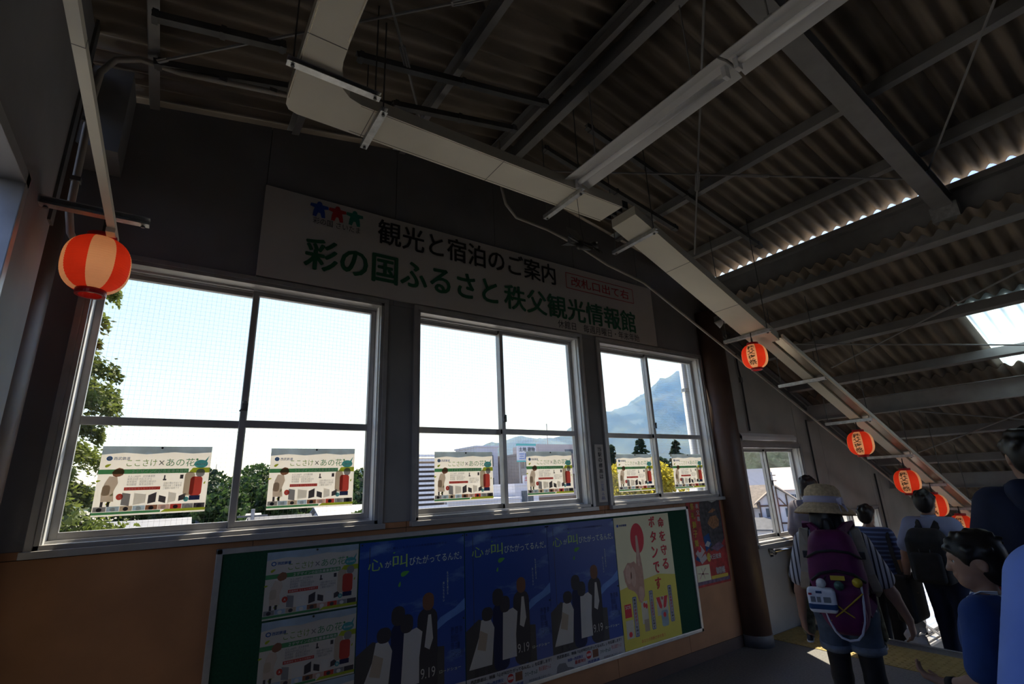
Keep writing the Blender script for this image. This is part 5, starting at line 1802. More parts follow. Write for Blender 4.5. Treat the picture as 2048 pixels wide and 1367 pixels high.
    def shoes(self, m='shoe_dark', sole='shoe_white'):
        s = self.s
        for sd_ in ('L', 'R'):
            a, k_, n_ = self.legs[sd_]
            sd = Sdf(0.008, 0.02 * s)
            sd.cap(n_ + V((-0.035, 0, -0.035)) * s, n_ + V((0.13, 0, -0.048)) * s, 0.047 * s, 0.038 * s).cap(n_ + V((0, 0, 0.02)) * s, n_ + V((-0.02, 0, -0.03)) * s, 0.05 * s, 0.047 * s)
            sd.half((0, 0, -1), -(n_[2] - 0.075 * s))
            o = sd.build('shoe', m, self.r)
            so = MB()
            pts = [(-0.085, 0), (-0.07, 0.036), (0.02, 0.040), (0.11, 0.042), (0.155, 0.028), (0.168, 0), (0.155, -0.028), (0.11, -0.042), (0.02, -0.040), (-0.07, -0.036)]
            so.prism_z([(n_[0] + x * s, n_[1] + y * s) for x, y in pts], n_[2] - 0.085 * s, n_[2] - 0.066 * s)
            so.build('sole', sole, o)


def strap(parent, name, pts, w, t, m):
    """flat webbing that follows a line of points; w across, t thick"""
    pts = [Vector(p) for p in pts]
    mb = MB()
    base = None
    ring = []
    for i, p in enumerate(pts):
        d = (pts[min(i + 1, len(pts) - 1)] - pts[max(i - 1, 0)]).normalized()
        side = d.cross(Vector((1, 0, 0.35))).normalized()
        if i and side.dot(prev) < 0:
            side = -side
        prev = side
        nrm = side.cross(d).normalized()
        ring.append([p + side * w / 2 + nrm * t / 2, p - side * w / 2 + nrm * t / 2, p - side * w / 2 - nrm * t / 2, p + side * w / 2 - nrm * t / 2])
    v = [tuple(q) for r in ring for q in r]
    f = []
    for i in range(len(ring) - 1):
        for k in range(4):
            a = 4 * i + k; b = 4 * i + (k + 1) % 4
            f.append((a, b, b + 4, a + 4))
    f.append((0, 1, 2, 3)); e = 4 * (len(ring) - 1); f.append((e, e + 1, e + 2, e + 3))
    mb.add(v, f)
    return mb.build(name, m, parent, smooth=False)


# ---- older person with a briefcase at the head of the stairs
p = Person('person in a loose mauve shirt with a black briefcase by the stair window', (6.14, 2.99, -0.15), 0.0, 1.69, vox=0.011, stride=0.06,
           arms={'L': ((-0.03, 0.215, 1.12), (-0.04, 0.225, 0.88)), 'R': ((-0.02, -0.25, 1.12), (0.05, -0.26, 0.88))})
p.body(); p.hair('hair_grey', 'bun'); p.top('shirt', 'cloth_mauve', sleeve=0.95, hem=0.80, g=0.03, flare=0.02); p.collar('cloth_mauve'); p.bottom('trousers', 'cloth_black'); p.shoes()
wr = p.arm['L'][2]
HX = Matrix.Rotation(0.0, 3, 'Z') @ Vector(wr)
bc = thing('briefcase', 'black leather briefcase in the left hand of the person by the window', 'bag', (6.14 + HX.x, 2.99 + HX.y, wr[2] - 0.55), 0.0)
sd = Sdf(0.01, 0.01); sd.rbox((0.0, 0, 0.135), (0.17, 0.035, 0.125), 0.02); sd.build('case', 'leather_black', bc)
MB().tube([(-0.06, 0, 0.27), (-0.055, 0, 0.31), (0.055, 0, 0.31), (0.06, 0, 0.27)], 0.009, 8).build('handle', 'leather_black', bc)
MB().box(-0.02, 0.02, 0.05, 0.06, 0.12, 0.16).build('clasp', 'chrome', bc)

# ---- woman with the straw hat
P2 = (3.52, 1.64, 0.0)
p = Person('woman in a straw sun hat and striped shirt with a purple backpack', P2, 0.42, 1.46, vox=0.008, stride=0.05, tilt=0.05,
           arms={'L': ((-0.03, 0.245, 1.12), (0.04, 0.275, 0.86)), 'R': ((-0.03, -0.265, 1.13), (0.06, -0.36, 0.88))})
p.body(hand_dirs={'L': ((0.12, 0.02, -1), (0.3, -1, 0), 0.5), 'R': ((0.12, -0.12, -1), (0.3, 1, 0), 0.5)})
p.hair('hair_black', 'long', tufts=False)
p.top('shirt', 'stripes_bw', sleeve=0.92, hem=0.93, g=0.014)
p.bottom('shorts', 'denim', to=0.46, g=0.012, thigh_only=True, hem_g=0.008)
s = p.s
sd = Sdf(0.008, 0.02)
for q in ('L', 'R'):
    a, k_, n_ = p.legs[q]
    sd.cap(a + (k_ - a) * 0.3, k_, 0.080 * s, 0.064 * s).cap(k_, n_, 0.064 * s, 0.044 * s)
sd.build('leggings', 'cloth_black', p.r)
for q in ('L', 'R'):
    a, k_, n_ = p.legs[q]
    e = a + (k_ - a) * 0.52
    d_ = (k_ - a) / np.linalg.norm(k_ - a)
    hm = MB(); hm.tube([tuple(e - d_ * 0.018), tuple(e + d_ * 0.018)], 0.104 * s, 24)
    hm.build('turn_up', 'denim_hem', p.r, smooth=True)
p.shoes()
# sun hat
hat = bpy.data.objects.new('sun_hat', None); link(hat, p.r)
hat.location = tuple(p.head_pt((-0.005, 0, 1.635))); hat.rotation_euler = (0.06, 0.10, 0)
MB().lathe([(0.0, 0.125), (0.04, 0.123), (0.075, 0.112), (0.098, 0.085), (0.106, 0.04), (0.110, 0.0), (0.125, -0.012), (0.150, -0.030), (0.168, -0.052), (0.172, -0.062), (0.164, -0.056), (0.140, -0.030), (0.105, -0.010), (0.100, 0.03)], 40).build('crown_and_brim', 'straw', hat, smooth=True)
MB().lathe([(0.110, 0.004), (0.1135, 0.006), (0.1105, 0.042), (0.107, 0.044)], 40).build('hat_band', 'ribbon', hat, smooth=True)
bw = MB()
bw.add([(-0.085, -0.075, 0.03), (-0.115, -0.10, 0.035), (-0.12, -0.10, -0.01), (-0.09, -0.08, 0.0)], [(0, 1, 2, 3)])
bw.add([(-0.085, -0.075, 0.02), (-0.125, -0.085, -0.01), (-0.14, -0.095, -0.055), (-0.115, -0.10, -0.06), (-0.095, -0.085, -0.01)], [(0, 1, 2, 3, 4)])
bw.add([(-0.08, -0.08, 0.02), (-0.10, -0.115, -0.005), (-0.115, -0.125, -0.045), (-0.095, -0.13, -0.04), (-0.082, -0.10, -0.005)], [(0, 1, 2, 3, 4)])
bo = bw.build('bow', 'ribbon', hat)
md = bo.modifiers.new('th', 'SOLIDIFY'); md.thickness = 0.003
# carrier straps over the shoulders
for sg in (1, -1):
    strap(p.r, 'carrier_strap', [(0.12, 0.10 * sg, 1.02), (0.11, 0.125 * sg, 1.16), (0.03, 0.135 * sg, 1.255), (-0.05, 0.14 * sg, 1.25), (-0.12, 0.15 * sg, 1.16), (-0.13, 0.165 * sg, 1.02), (-0.08, 0.185 * sg, 0.93), (0.05, 0.17 * sg, 0.88)], 0.048, 0.02, 'cloth_beige')
    MB().box(-0.145, -0.12, 0.13 * sg - 0.03, 0.13 * sg + 0.03, 1.10, 1.14).build('buckle', 'leather_black', p.r, bevel=0.003)
# purple backpack
bp = thing('backpack', 'purple backpack with yellow cords and badges on the woman in the straw hat', 'backpack', (P2[0], P2[1], 0.62), 0.42)
mv = V((0, 0, -0.62))
sd = Sdf(0.008, 0.07)
sd.cap(V((-0.215, 0.045, 1.20)) + mv, V((-0.215, -0.045, 1.20)) + mv, 0.07).cap(V((-0.22, 0.06, 1.0)) + mv, V((-0.22, -0.06, 1.0)) + mv, 0.085).cap(V((-0.218, 0.055, 1.1)) + mv, V((-0.218, -0.055, 1.1)) + mv, 0.078).cap(V((-0.22, 0.05, 0.88)) + mv, V((-0.22, -0.05, 0.88)) + mv, 0.08).cap(V((-0.22, 0.03, 0.79)) + mv, V((-0.22, -0.035, 0.79)) + mv, 0.07)
sd.build('main_bag', 'pack_purple', bp)
sd = Sdf(0.008, 0.12)
sd.cap(V((-0.275, 0.06, 0.95)) + mv, V((-0.275, -0.06, 0.95)) + mv, 0.045).cap(V((-0.27, 0.05, 0.84)) + mv, V((-0.27, -0.05, 0.84)) + mv, 0.04).cap(V((-0.265, 0.025, 0.765)) + mv, V((-0.265, -0.035, 0.765)) + mv, 0.04)
sd.build('front_pocket', 'pack_purple', bp)


def pk(pts):
    return [tuple(V(q) + mv) for q in pts]


MB().tube(pk([(-0.29, 0.108, 0.98), (-0.305, 0.095, 0.88), (-0.31, 0.08, 0.80), (-0.31, 0.06, 0.745), (-0.31, 0.035, 0.715), (-0.31, 0.0, 0.703), (-0.31, -0.04, 0.712), (-0.31, -0.065, 0.74), (-0.31, -0.085, 0.80), (-0.305, -0.098, 0.88), (-0.29, -0.105, 0.98)]), 0.006, 8).build('piping', 'pack_pipe', bp, smooth=True)
MB().tube(pk([(-0.285, 0.13, 1.0), (-0.335, 0.08, 1.045), (-0.342, 0.0, 1.062), (-0.335, -0.08, 1.045), (-0.285, -0.13, 1.0)]), 0.008, 8).build('zip', 'cloth_black', bp, smooth=True)
MB().tube(pk([(-0.26, 0.135, 1.12), (-0.305, 0.08, 1.155), (-0.312, 0.0, 1.165), (-0.305, -0.08, 1.155), (-0.26, -0.135, 1.12)]), 0.007, 8).build('zip', 'cloth_black', bp, smooth=True)
for q in ([(-0.335, 0.105, 0.95), (-0.342, 0.0, 0.86), (-0.315, -0.075, 0.80)], [(-0.335, -0.105, 0.95), (-0.342, 0.0, 0.86), (-0.315, 0.07, 0.80)]):
    MB().tube(pk(q), 0.004, 6).build('cord', 'cord_yellow', bp)
for y, z, m_ in ((0.085, 0.995, 'badge_white'), (0.0, 0.985, 'badge_green'), (-0.09, 1.005, 'badge_yellow')):
    o = MB().lathe([(0.0, 0.0), (0.022, 0.0), (0.025, 0.004), (0.0, 0.010)], 16).build('badge', m_, bp, smooth=True)
    o.rotation_euler = (0, -math.pi / 2, 0); o.location = tuple(V((-0.338, y, z)) + mv)
o = MB().box(-0.006, 0.0, -0.035, 0.035, -0.012, 0.012).build('badge', 'badge_yellow', bp, bevel=0.002); o.location = tuple(V((-0.338, 0.0, 1.025)) + mv)
MB().tube(pk([(-0.17, 0.03, 1.275), (-0.18, 0.02, 1.325), (-0.18, -0.02, 1.325), (-0.17, -0.03, 1.275)]), 0.009, 8).build('grab_loop', 'cloth_black', bp, smooth=True)
for sg in (1, -1):
    strap(bp, 'shoulder_strap', pk([(-0.17, 0.06 * sg, 1.245), (-0.12, 0.09 * sg, 1.275), (-0.03, 0.11 * sg, 1.292), (0.06, 0.115 * sg, 1.24), (0.115, 0.12 * sg, 1.10), (0.08, 0.15 * sg, 0.95), (-0.10, 0.14 * sg, 0.86), (-0.17, 0.11 * sg, 0.82)]), 0.06, 0.018, 'pack_purple')
# soft toy train clipped to the pack
C_ = Matrix.Rotation(0.42, 3, 'Z') @ Vector((-0.325, 0.095, 0))
tt = thing('plush_train', 'white plush toy train hanging from the purple backpack', 'soft toy', (P2[0] + C_.x, P2[1] + C_.y, 0.905), 0.42); tt.scale = (0.84, 0.84, 0.84)
sd = Sdf(0.006, 0.02); sd.rbox((0, 0, 0), (0.022, 0.058, 0.05), 0.026); sd.build('body', 'plush_white', tt)
sd = Sdf(0.005, 0.008); sd.rbox((-0.003, 0, -0.035), (0.024, 0.061, 0.004), 0.024); sd.build('blue_band', 'plush_blue', tt)
for y, w_ in ((0.052, 0.014), (0.018, 0.011), (-0.03, 0.021)):
    MB().box(-0.0525, -0.046, y - w_, y + w_, -0.008, 0.026).build('window_patch', 'plush_window', tt, bevel=0.003)
MB().box(-0.0525, -0.046, -0.005, 0.03, 0.047, 0.062).build('destination_patch', 'plush_blue', tt, bevel=0.002)
MB().box(-0.0525, -0.046, 0.055, 0.075, 0.035, 0.047).build('red_patch', mat('plush_red', (0.4, 0.03, 0.06), 0.9), tt, bevel=0.002)
MB().tube([(0, -0.01, 0.07), (0.01, -0.03, 0.12), (0.03, -0.05, 0.15)], 0.004, 6).build('clip_cord', 'cloth_black', tt)
# small child carried in front of her
Cb = Matrix.Rotation(0.42, 3, 'Z') @ Vector((0.215, 0.03, 0))
kid = Person('small child in camouflage trousers carried in front by the woman in the straw hat', (P2[0] + Cb.x, P2[1] + Cb.y, 0.70), 0.42 + math.pi, 0.80, vox=0.008, head_s=1.45,
             arms={'L': ((0.02, 0.23, 1.18), (0.16, 0.22, 1.10)), 'R': ((0.02, -0.23, 1.18), (0.16, -0.22, 1.10))})
# legs astride: hip out to the sides, hanging down
for q, sg in (('L', 1), ('R', -1)):
    kid.legs[q] = [V((0.0, 0.09 * sg, 0.92)) * kid.s, V((0.20, 0.36 * sg, 0.80)) * kid.s, V((0.26, 0.40 * sg, 0.32)) * kid.s]
kid.r.location.z = 0.36 + 0.12
kid.body(); kid.hair('hair_black'); kid.top('shirt', 'cloth_royal', hem=0.9); kid.bottom('trousers', 'camo', g=0.03); kid.shoes()

# ---- person with blue stripes further down
p = Person('person in a blue striped shirt going down the stairs beside the window', (6.55, 2.62, -0.30), 0.0, 1.51, vox=0.011, stride=0.08)
p.body(); p.hair('hair_black'); p.top('shirt', 'stripes_blue', sleeve=0.75, g=0.028); p.bottom('trousers', 'cloth_black'); p.shoes()
Q = thing('shoulder_bag', 'large black shoulder bag on the person in the blue striped shirt', 'bag', (6.42, 2.34, 0.15))
sd = Sdf(0.012, 0.03); sd.rbox((0, 0, 0.20), (0.15, 0.04, 0.17), 0.045); sd.build('bag_body', 'cloth_black', Q)
strap(Q, 'strap', [(-0.1, 0.0, 0.38), (-0.02, 0.06, 0.62), (0.06, 0.10, 0.80), (0.13, 0.10, 0.78), (0.14, 0.05, 0.6), (0.1, 0.0, 0.38)], 0.04, 0.006, 'cloth_black')

# ---- man with the black backpack
P4 = (6.45, 2.02, -0.30)
p = Person('man in a light blue shirt with a black backpack holding a bottle', P4, 0.0, 1.66, vox=0.011, stride=0.08, build_=1.12,
           arms={'L': ((-0.04, 0.27, 1.10), (-0.06, 0.30, 0.83)), 'R': ((-0.02, -0.26, 1.10), (0.05, -0.27, 0.86))})
p.body(hand_dirs={'L': ((0.0, 0.0, -1), (0.2, -1, 0), 0.75)}); p.hair('hair_black'); p.top('shirt', 'cloth_lightblue', sleeve=0.70, g=0.026); p.collar('cloth_lightblue'); p.bottom('trousers', 'cloth_navy', g=0.02); p.shoes()
bp = thing('backpack', 'black backpack on the man in the light blue shirt', 'backpack', (P4[0], P4[1], P4[2] + 0.85))
sd = Sdf(0.01, 0.04)
sd.cap((-0.21, 0.07, 0.40), (-0.21, -0.07, 0.40), 0.085).rbox((-0.22, 0, 0.20), (0.06, 0.11, 0.16), 0.05)
sd.build('main_bag', 'cloth_black', bp)
sd = Sdf(0.01, 0.03); sd.rbox((-0.31, 0, 0.14), (0.02, 0.09, 0.10), 0.035); sd.build('front_pocket', 'cloth_black', bp)
for sg in (1, -1):
    strap(bp, 'shoulder_strap', [(-0.15, 0.06 * sg, 0.46), (-0.10, 0.085 * sg, 0.525), (-0.02, 0.10 * sg, 0.555), (0.07, 0.11 * sg, 0.49), (0.13, 0.12 * sg, 0.32), (0.08, 0.16 * sg, 0.12), (-0.12, 0.13 * sg, 0.06)], 0.062, 0.016, 'cloth_black')
    MB().tube([(-0.30, 0.05 * sg, 0.40), (-0.345, 0.04 * sg, 0.24), (-0.35, 0.07 * sg, 0.10)], 0.003, 6).build('cord', 'pack_grey', bp)
wr = p.arm['L'][2]
bt = thing('drink_bottle', 'small dark drink bottle in the hand of the man in light blue', 'bottle', (P4[0] + wr[0] + 0.01, P4[1] + wr[1] - 0.02, P4[2] + wr[2] - 0.22))
MB().lathe([(0, 0), (0.030, 0), (0.033, 0.008), (0.033, 0.11), (0.028, 0.135), (0.014, 0.155), (0.014, 0.16), (0.0, 0.16)], 20).build('body', 'bottle_dark', bt, smooth=True)
MB().lathe([(0.0, 0.18), (0.016, 0.18), (0.016, 0.158), (0.0, 0.158)], 16).build('cap', 'ink_black', bt)
pb = thing('plastic_bag', 'crumpled white plastic bag hanging below the bottle', 'bag', (P4[0] - 0.03, P4[1] + 0.33, P4[2] + 0.16))
sd = Sdf(0.01, 0.03)
rr = random.Random(5)
for k in range(16):
    a = (rr.uniform(-0.05, 0.05), rr.uniform(-0.06, 0.06), rr.uniform(0.03, 0.25))
    sd.cap(a, (a[0] + rr.uniform(-0.05, 0.05), a[1] + rr.uniform(-0.05, 0.05), a[2] + rr.uniform(-0.06, 0.06)), rr.uniform(0.03, 0.05), rr.uniform(0.01, 0.03), k=0.012)
sd.cap((0, 0, 0.25), (0.01, -0.01, 0.44), 0.035, 0.012)
sd.build('sack', 'plastic_bag', pb)

# ---- tall person in a hooded jacket, right edge
P6 = (3.50, 0.63, 0.0)
p = Person('tall person in a dark navy hooded jacket with short black hair', P6, 0.25, 1.74, vox=0.010, stride=0.08, head_turn=0.30, build_=1.08)
p.body(); p.hair('hair_black'); p.top('jacket', 'cloth_navy', sleeve=1.0, hem=0.84, g=0.026, forearm=0.9); p.bottom('trousers', 'cloth_black', g=0.02); p.shoes()
sd = Sdf(0.01, 0.03)
sd.cap((-0.09, 0.07, 1.475), (-0.09, -0.07, 1.475), 0.05).cap((-0.11, 0.05, 1.43), (-0.11, -0.05, 1.43), 0.06).cap((0.0, 0.095, 1.48), (-0.09, 0.07, 1.475), 0.035, 0.05).cap((0.0, -0.095, 1.48), (-0.09, -0.07, 1.475), 0.035, 0.05)
sd.build('hood', 'cloth_navy', p.r)

# ---- boy in the foreground
P5 = (2.80, 0.75, 0.0)
p = Person('boy with short black hair in a royal blue shirt with a white collar', P5, 1.45, 1.29, vox=0.0055, head_turn=0.55, tilt=0.08, head_s=1.16, stride=0.05,
           arms={'L': ((0.0, 0.25, 1.08), (0.20, 0.20, 1.02)), 'R': ((-0.02, -0.25, 1.10), (0.12, -0.22, 0.92))})
p.body(hand_dirs={'L': ((1, 0.15, 0.25), (0, -0.3, 1), 0.55, -1)}); p.hair('hair_black'); p.top('shirt', 'cloth_royal', sleeve=0.78, g=0.02); p.bottom('shorts', 'cloth_navy', to=0.8, thigh_only=True); p.shoes()
p.collar('cloth_white', z=1.452, r=0.070)
s = p.s
strap(p.r, 'lanyard', [tuple(V(q) * s) for q in ((-0.07, 0.06, 1.475), (-0.01, 0.085, 1.475), (0.05, 0.09, 1.445), (0.10, 0.085, 1.38), (0.13, 0.07, 1.28), (0.145, 0.05, 1.16), (0.15, 0.03, 1.04))], 0.018, 0.003, 'cloth_white')
strap(p.r, 'lanyard', [tuple(V(q) * s) for q in ((-0.07, -0.06, 1.475), (-0.01, -0.085, 1.475), (0.05, -0.09, 1.445), (0.10, -0.075, 1.38), (0.13, -0.05, 1.28), (0.145, -0.02, 1.16), (0.15, 0.02, 1.04))], 0.018, 0.003, mat('lanyard_red', (0.30, 0.03, 0.04), 0.8))
wb = MB(); a_, e_, w_ = p.arm['L']
d_ = (w_ - e_) / np.linalg.norm(w_ - e_)
wb.tube([tuple(w_ - d_ * 0.045), tuple(w_ - d_ * 0.015)], 0.031 * s + 0.003, 20)
wb.build('wristband', 'cloth_black', p.r, smooth=True)

# ---- person in light blue, cut by the right edge
p = Person('person in a bright sky blue shirt standing nearest the viewer', (1.722, 0.172, 0.0), 0.45, 1.66, vox=0.010, stride=0.05, build_=1.1)
p.body(); p.hair('hair_black'); p.top('shirt', 'cloth_sky', sleeve=0.98, hem=0.82, g=0.028); p.collar('cloth_sky'); p.bottom('trousers', 'cloth_black'); p.shoes()

# ------------------------------------------------------------------ outside
GZ = -6.0
mat('ground', (0.27, 0.265, 0.25), 0.95, vary=0.4, scale=0.06)
mat('leaf_conifer', (0.12, 0.15, 0.03), 0.7, vary=0.5, scale=1.2, translucent=0.45)
mat('leaf_broad', (0.045, 0.085, 0.022), 0.7, vary=0.45, scale=0.4, translucent=0.35)
mat('leaf_dark', (0.022, 0.045, 0.022), 0.7, vary=0.4, scale=0.4, translucent=0.3)
mat('leaf_ginkgo', (0.42, 0.36, 0.04), 0.7, vary=0.3, scale=1.5, translucent=0.5)
mat('leaf_garden', (0.13, 0.17, 0.035), 0.7, vary=0.4, scale=1.0, translucent=0.4)
mat('bark', (0.10, 0.07, 0.05), 0.9, vary=0.3, scale=8)
mat('plaster_white', (0.60, 0.60, 0.63), 0.8, vary=0.05, scale=0.5)
mat('plaster_beige', (0.50, 0.43, 0.38), 0.8, vary=0.07, scale=0.5)
mat('plaster_brown', (0.20, 0.165, 0.15), 0.8, vary=0.12, scale=0.6)
mat('plaster_blue', (0.50, 0.62, 0.66), 0.8, vary=0.05, scale=0.5)
mat('roof_grey', (0.11, 0.115, 0.125), 0.8, vary=0.2, scale=2)
mat('roof_brown', (0.25, 0.21, 0.17), 0.85, vary=0.2, scale=3)
mat('roof_white', (0.19, 0.20, 0.22), 0.6, vary=0.06, scale=2)
mat('roof_pink', (0.55, 0.44, 0.40), 0.8, vary=0.08, scale=2)
mat('timber', (0.09, 0.055, 0.04), 0.8, vary=0.2, scale=5)
mat('window_dark', (0.05, 0.07, 0.09), 0.15, vary=0.2, scale=1)
mat('balcony', (0.34, 0.30, 0.27), 0.8, vary=0.1)
mat('slat_white', (0.80, 0.80, 0.80), 0.5, vary=0.03)
mat('pole_concrete', (0.36, 0.35, 0.33), 0.9, vary=0.1)
mat('wire_cable', (0.03, 0.04, 0.09), 0.6)
mat('sign_teal', (0.03, 0.38, 0.34), 0.6, vary=0.02); mat('sign_blue', (0.03, 0.13, 0.48), 0.6, vary=0.02)
mat('canopy_sheet', (0.70, 0.72, 0.73), 0.5, vary=0.06, scale=3)

o = MB().box(-3000, 6000, 3.9, 5000, GZ - 1, GZ).build('ground', 'ground'); tag(o, 'town ground far below the windows', None, kind='structure')


def blade_mesh(name, pts, nrm, size, m, parent, seed, aspect=0.55):
    """many small leaf blades at the given points"""
    r = np.random.default_rng(seed)
    n = len(pts)
    d = r.normal(size=(n, 3)) * 0.6 + nrm
    d /= np.linalg.norm(d, axis=1)[:, None] + 1e-9
    q = r.normal(size=(n, 3))
    u = np.cross(d, q); u /= np.linalg.norm(u, axis=1)[:, None] + 1e-9
    sz = size * r.uniform(0.6, 1.3, size=(n, 1))
    v = np.stack([pts - d * sz * 0.5, pts + u * sz * aspect * 0.5, pts + d * sz * 0.5, pts - u * sz * aspect * 0.5], 1).reshape(-1, 3)
    me = bpy.data.meshes.new(name)
    me.vertices.add(4 * n); me.vertices.foreach_set('co', v.astype(np.float32).ravel())
    me.loops.add(4 * n); me.polygons.add(n)
    me.loops.foreach_set('vertex_index', np.arange(4 * n, dtype=np.int32))
    me.polygons.foreach_set('loop_start', np.arange(0, 4 * n, 4, dtype=np.int32))
    me.update(calc_edges=True)
    me.materials.append(MATS[m])
    o = bpy.data.objects.new(name, me); link(o, parent)
    o['kind'] = 'stuff'
    return o


def tree(name, lab, x, y, top, rad, m, n=2500, size=0.5, seed=1, base=GZ, group=None, crown0=0.25):
    """round-headed tree: lumpy crown of leaf blades, trunk and limbs"""
    r = np.random.default_rng(seed)
    t = thing(name, lab, 'tree', (x, y, base), group=group)
    h = top - base
    c0 = h * crown0
    lumps = []
    for k in range(16):
        a = r.uniform(0, 6.28); zz = r.uniform(0.05, 0.95)
        rr_ = rad * (0.75 * math.sin(math.pi * min(1, 0.15 + 0.8 * zz)) ** 0.7)
        lumps.append((rr_ * 0.75 * math.cos(a), rr_ * 0.75 * math.sin(a), c0 + (h - c0) * zz * 0.92, rad * r.uniform(0.3, 0.5)))
    pts = []; nr = []
    for L_ in lumps:
        k = n // 16
        g = r.normal(size=(k, 3)); g /= np.linalg.norm(g, axis=1)[:, None]
        rr_ = L_[3] * r.uniform(0.55, 1.05, size=(k, 1)) ** 0.6
        pts.append(g * rr_ * np.array([1, 1, 0.8]) + np.array(L_[:3])); nr.append(g * 0.8)
    blade_mesh('foliage', np.concatenate(pts), np.concatenate(nr), size, m, t, seed, 0.8)
    mb = MB(); mb.tube([(0, 0, 0), (0.05, 0, c0), (0, 0.05, h * 0.75)], [rad * 0.09, rad * 0.07, rad * 0.02], 8)
    for L_ in lumps[:6]:
        mb.tube([(0.02, 0.02, c0 + 0.1 * h), L_[:3]], [rad * 0.04, rad * 0.012], 5)
    mb.build('trunk', 'bark', t)
    return t


def conifer(name, lab, x, y, top, rad, m, n=20000, size=0.14, seed=1, base=GZ, z_lo=0.0, group=None, droop=0.35):
    """cedar-like tree: whorls of sprays that droop from a straight trunk"""
    r = np.random.default_rng(seed)
    t = thing(name, lab, 'tree', (x, y, base), group=group)
    h = top - base
    mb = MB(); mb.tube([(0, 0, 0), (0, 0, h * 0.98)], [rad * 0.11, rad * 0.015], 10)
    mb.build('trunk', 'bark', t)
    br = MB()
    pts = []; nr = []
    NB = 190 if n > 8000 else 110
    for k in range(NB):
        zz = z_lo + (1 - z_lo) * (k + r.uniform(0, 1)) / NB
        L_ = rad * (1 - zz) ** 0.75 * r.uniform(0.7, 1.12) + 0.08 * rad
        a = r.uniform(0, 6.28)
        d = np.array([math.cos(a), math.sin(a), 0])
        z0 = zz * h
        m_ = int(n / NB * (0.4 + 1.2 * (1 - zz)))
        s_ = r.uniform(0, 1, m_) ** 0.6
        side = np.array([-d[1], d[0], 0])
        w = (1 - s_ * 0.7) * L_ * 0.30
        lat = r.normal(size=m_) * w * 0.6
        zc = z0 + 0.12 * L_ * s_ - droop * L_ * s_ ** 2
        p = d[None] * (s_ * L_)[:, None] + side[None] * lat[:, None]
        p[:, 2] = zc - np.abs(lat) * 0.35 + r.normal(size=m_) * 0.05 * L_
        pts.append(p); nr.append(np.tile(d * 0.9 + np.array([0, 0, -0.5]), (m_, 1)) + side[None] * np.sign(lat)[:, None] * 0.5)
        e = d * L_ * 0.85
        br.tube([(0, 0, z0), (e[0] * 0.5, e[1] * 0.5, z0 + 0.03 * L_), (e[0], e[1], z0 - droop * L_ * 0.55)], [0.025 * rad * (1 - zz) + 0.006, 0.012 * rad, 0.004], 4)
    br.build('branches', 'bark', t)
    blade_mesh('foliage', np.concatenate(pts), np.concatenate(nr), size, m, t, seed, 0.45)
    return t


conifer('cedar_tree', 'tall yellow-green cedar close outside the cedar window', -3.0, 14.0, 10.8, 3.5, 'leaf_conifer', n=210000, size=0.125, seed=3, z_lo=0.12)
tree('garden_tree', 'rounded yellow-green garden tree at the foot of the cedar', -1.5, 11.5, 1.55, 1.1, 'leaf_garden', n=5000, size=0.13, seed=8, crown0=0.6)
rr = random.Random(11)
spots = [(3.0, 70, 3.4, 4.2), (8.0, 84, 5.2, 5.0), (13.2, 90, 5.6, 5.4), (17.5, 80, 3.6, 4.6), (21.0, 74, 3.8, 4.2), (25.5, 78, 5.0, 4.6), (29.8, 82, 5.9, 4.6), (10.5, 60, 1.6, 3.4), (16.0, 62, 1.7, 3.6), (22.5, 64, 2.6, 3.6), (5.2, 56, 1.2, 3.2), (-2.5, 78, 3.0, 4.5), (33.5, 90, 6.0, 5.0)]
for k, (x, y, t_, r0) in enumerate(spots):
    tree('broadleaf_tree', 'dark green broadleaf tree beyond the cedar window, %s from the left' % ['second', 'fifth', 'seventh', 'ninth', 'tenth', 'eleventh', 'twelfth', 'sixth', 'eighth', 'eleventh small', 'fourth', 'first', 'last'][k],
         x, y, t_ + 1.3, r0, 'leaf_broad' if k % 3 else 'leaf_dark', n=3600, size=0.62, seed=20 + k, group='trees beyond the cedar window')
tree('ginkgo_tree', 'yellow ginkgo tree behind the poster on the mountain window', 15.4, 14.0, 3.1, 2.1, 'leaf_ginkgo', n=14000, size=0.15, seed=41, crown0=0.35)
conifer('cypress_tree', 'pointed dark conifer above the poster on the mountain window', 88.5, 78, 11.0, 4.6, 'leaf_dark', n=7900, size=0.95, seed=51, droop=0.2)
conifer('cypress_tree', 'dark conifer standing behind the ginkgo, left of the pointed one', 79.5, 78, 9.0, 4.4, 'leaf_dark', n=7900, size=0.95, seed=52, droop=0.2)
conifer('cypress_tree', 'dark conifer on the right pane of the mountain window', 101, 78, 10.4, 4.8, 'leaf_dark', n=7900, size=0.95, seed=53, droop=0.2)
tree('broadleaf_tree', 'green tree on slope seen in the rightmost mountain window pane', 108, 76, 8.0, 6.0, 'leaf_broad', n=3600, size=0.7, seed=54)
tree('broadleaf_tree', 'green tree beside the dark conifers of the mountain window', 95, 80, 7.0, 5.0, 'leaf_dark', n=3000, size=0.7, seed=55)


for k, (x, y, t_, r0) in enumerate(((-3.6, 33, -0.6, 1.7), (0.3, 30, -1.0, 1.5), (3.9, 29, -0.75, 1.4), (7.2, 40, -0.5, 1.9), (9.8, 34, -0.75, 1.7), (12.0, 41, -0.2, 2.0), (14.6, 44, 0.1, 2.0))):
    tree('shrub_tree', 'low green tree among the roofs of the cedar window, %s from the cedar' % ['first', 'second', 'third', 'fourth', 'fifth', 'sixth', 'seventh'][k], x, y, t_, r0, 'leaf_garden' if k % 2 else 'leaf_broad', n=2200, size=0.3, seed=70 + k, group='low trees among the roofs')


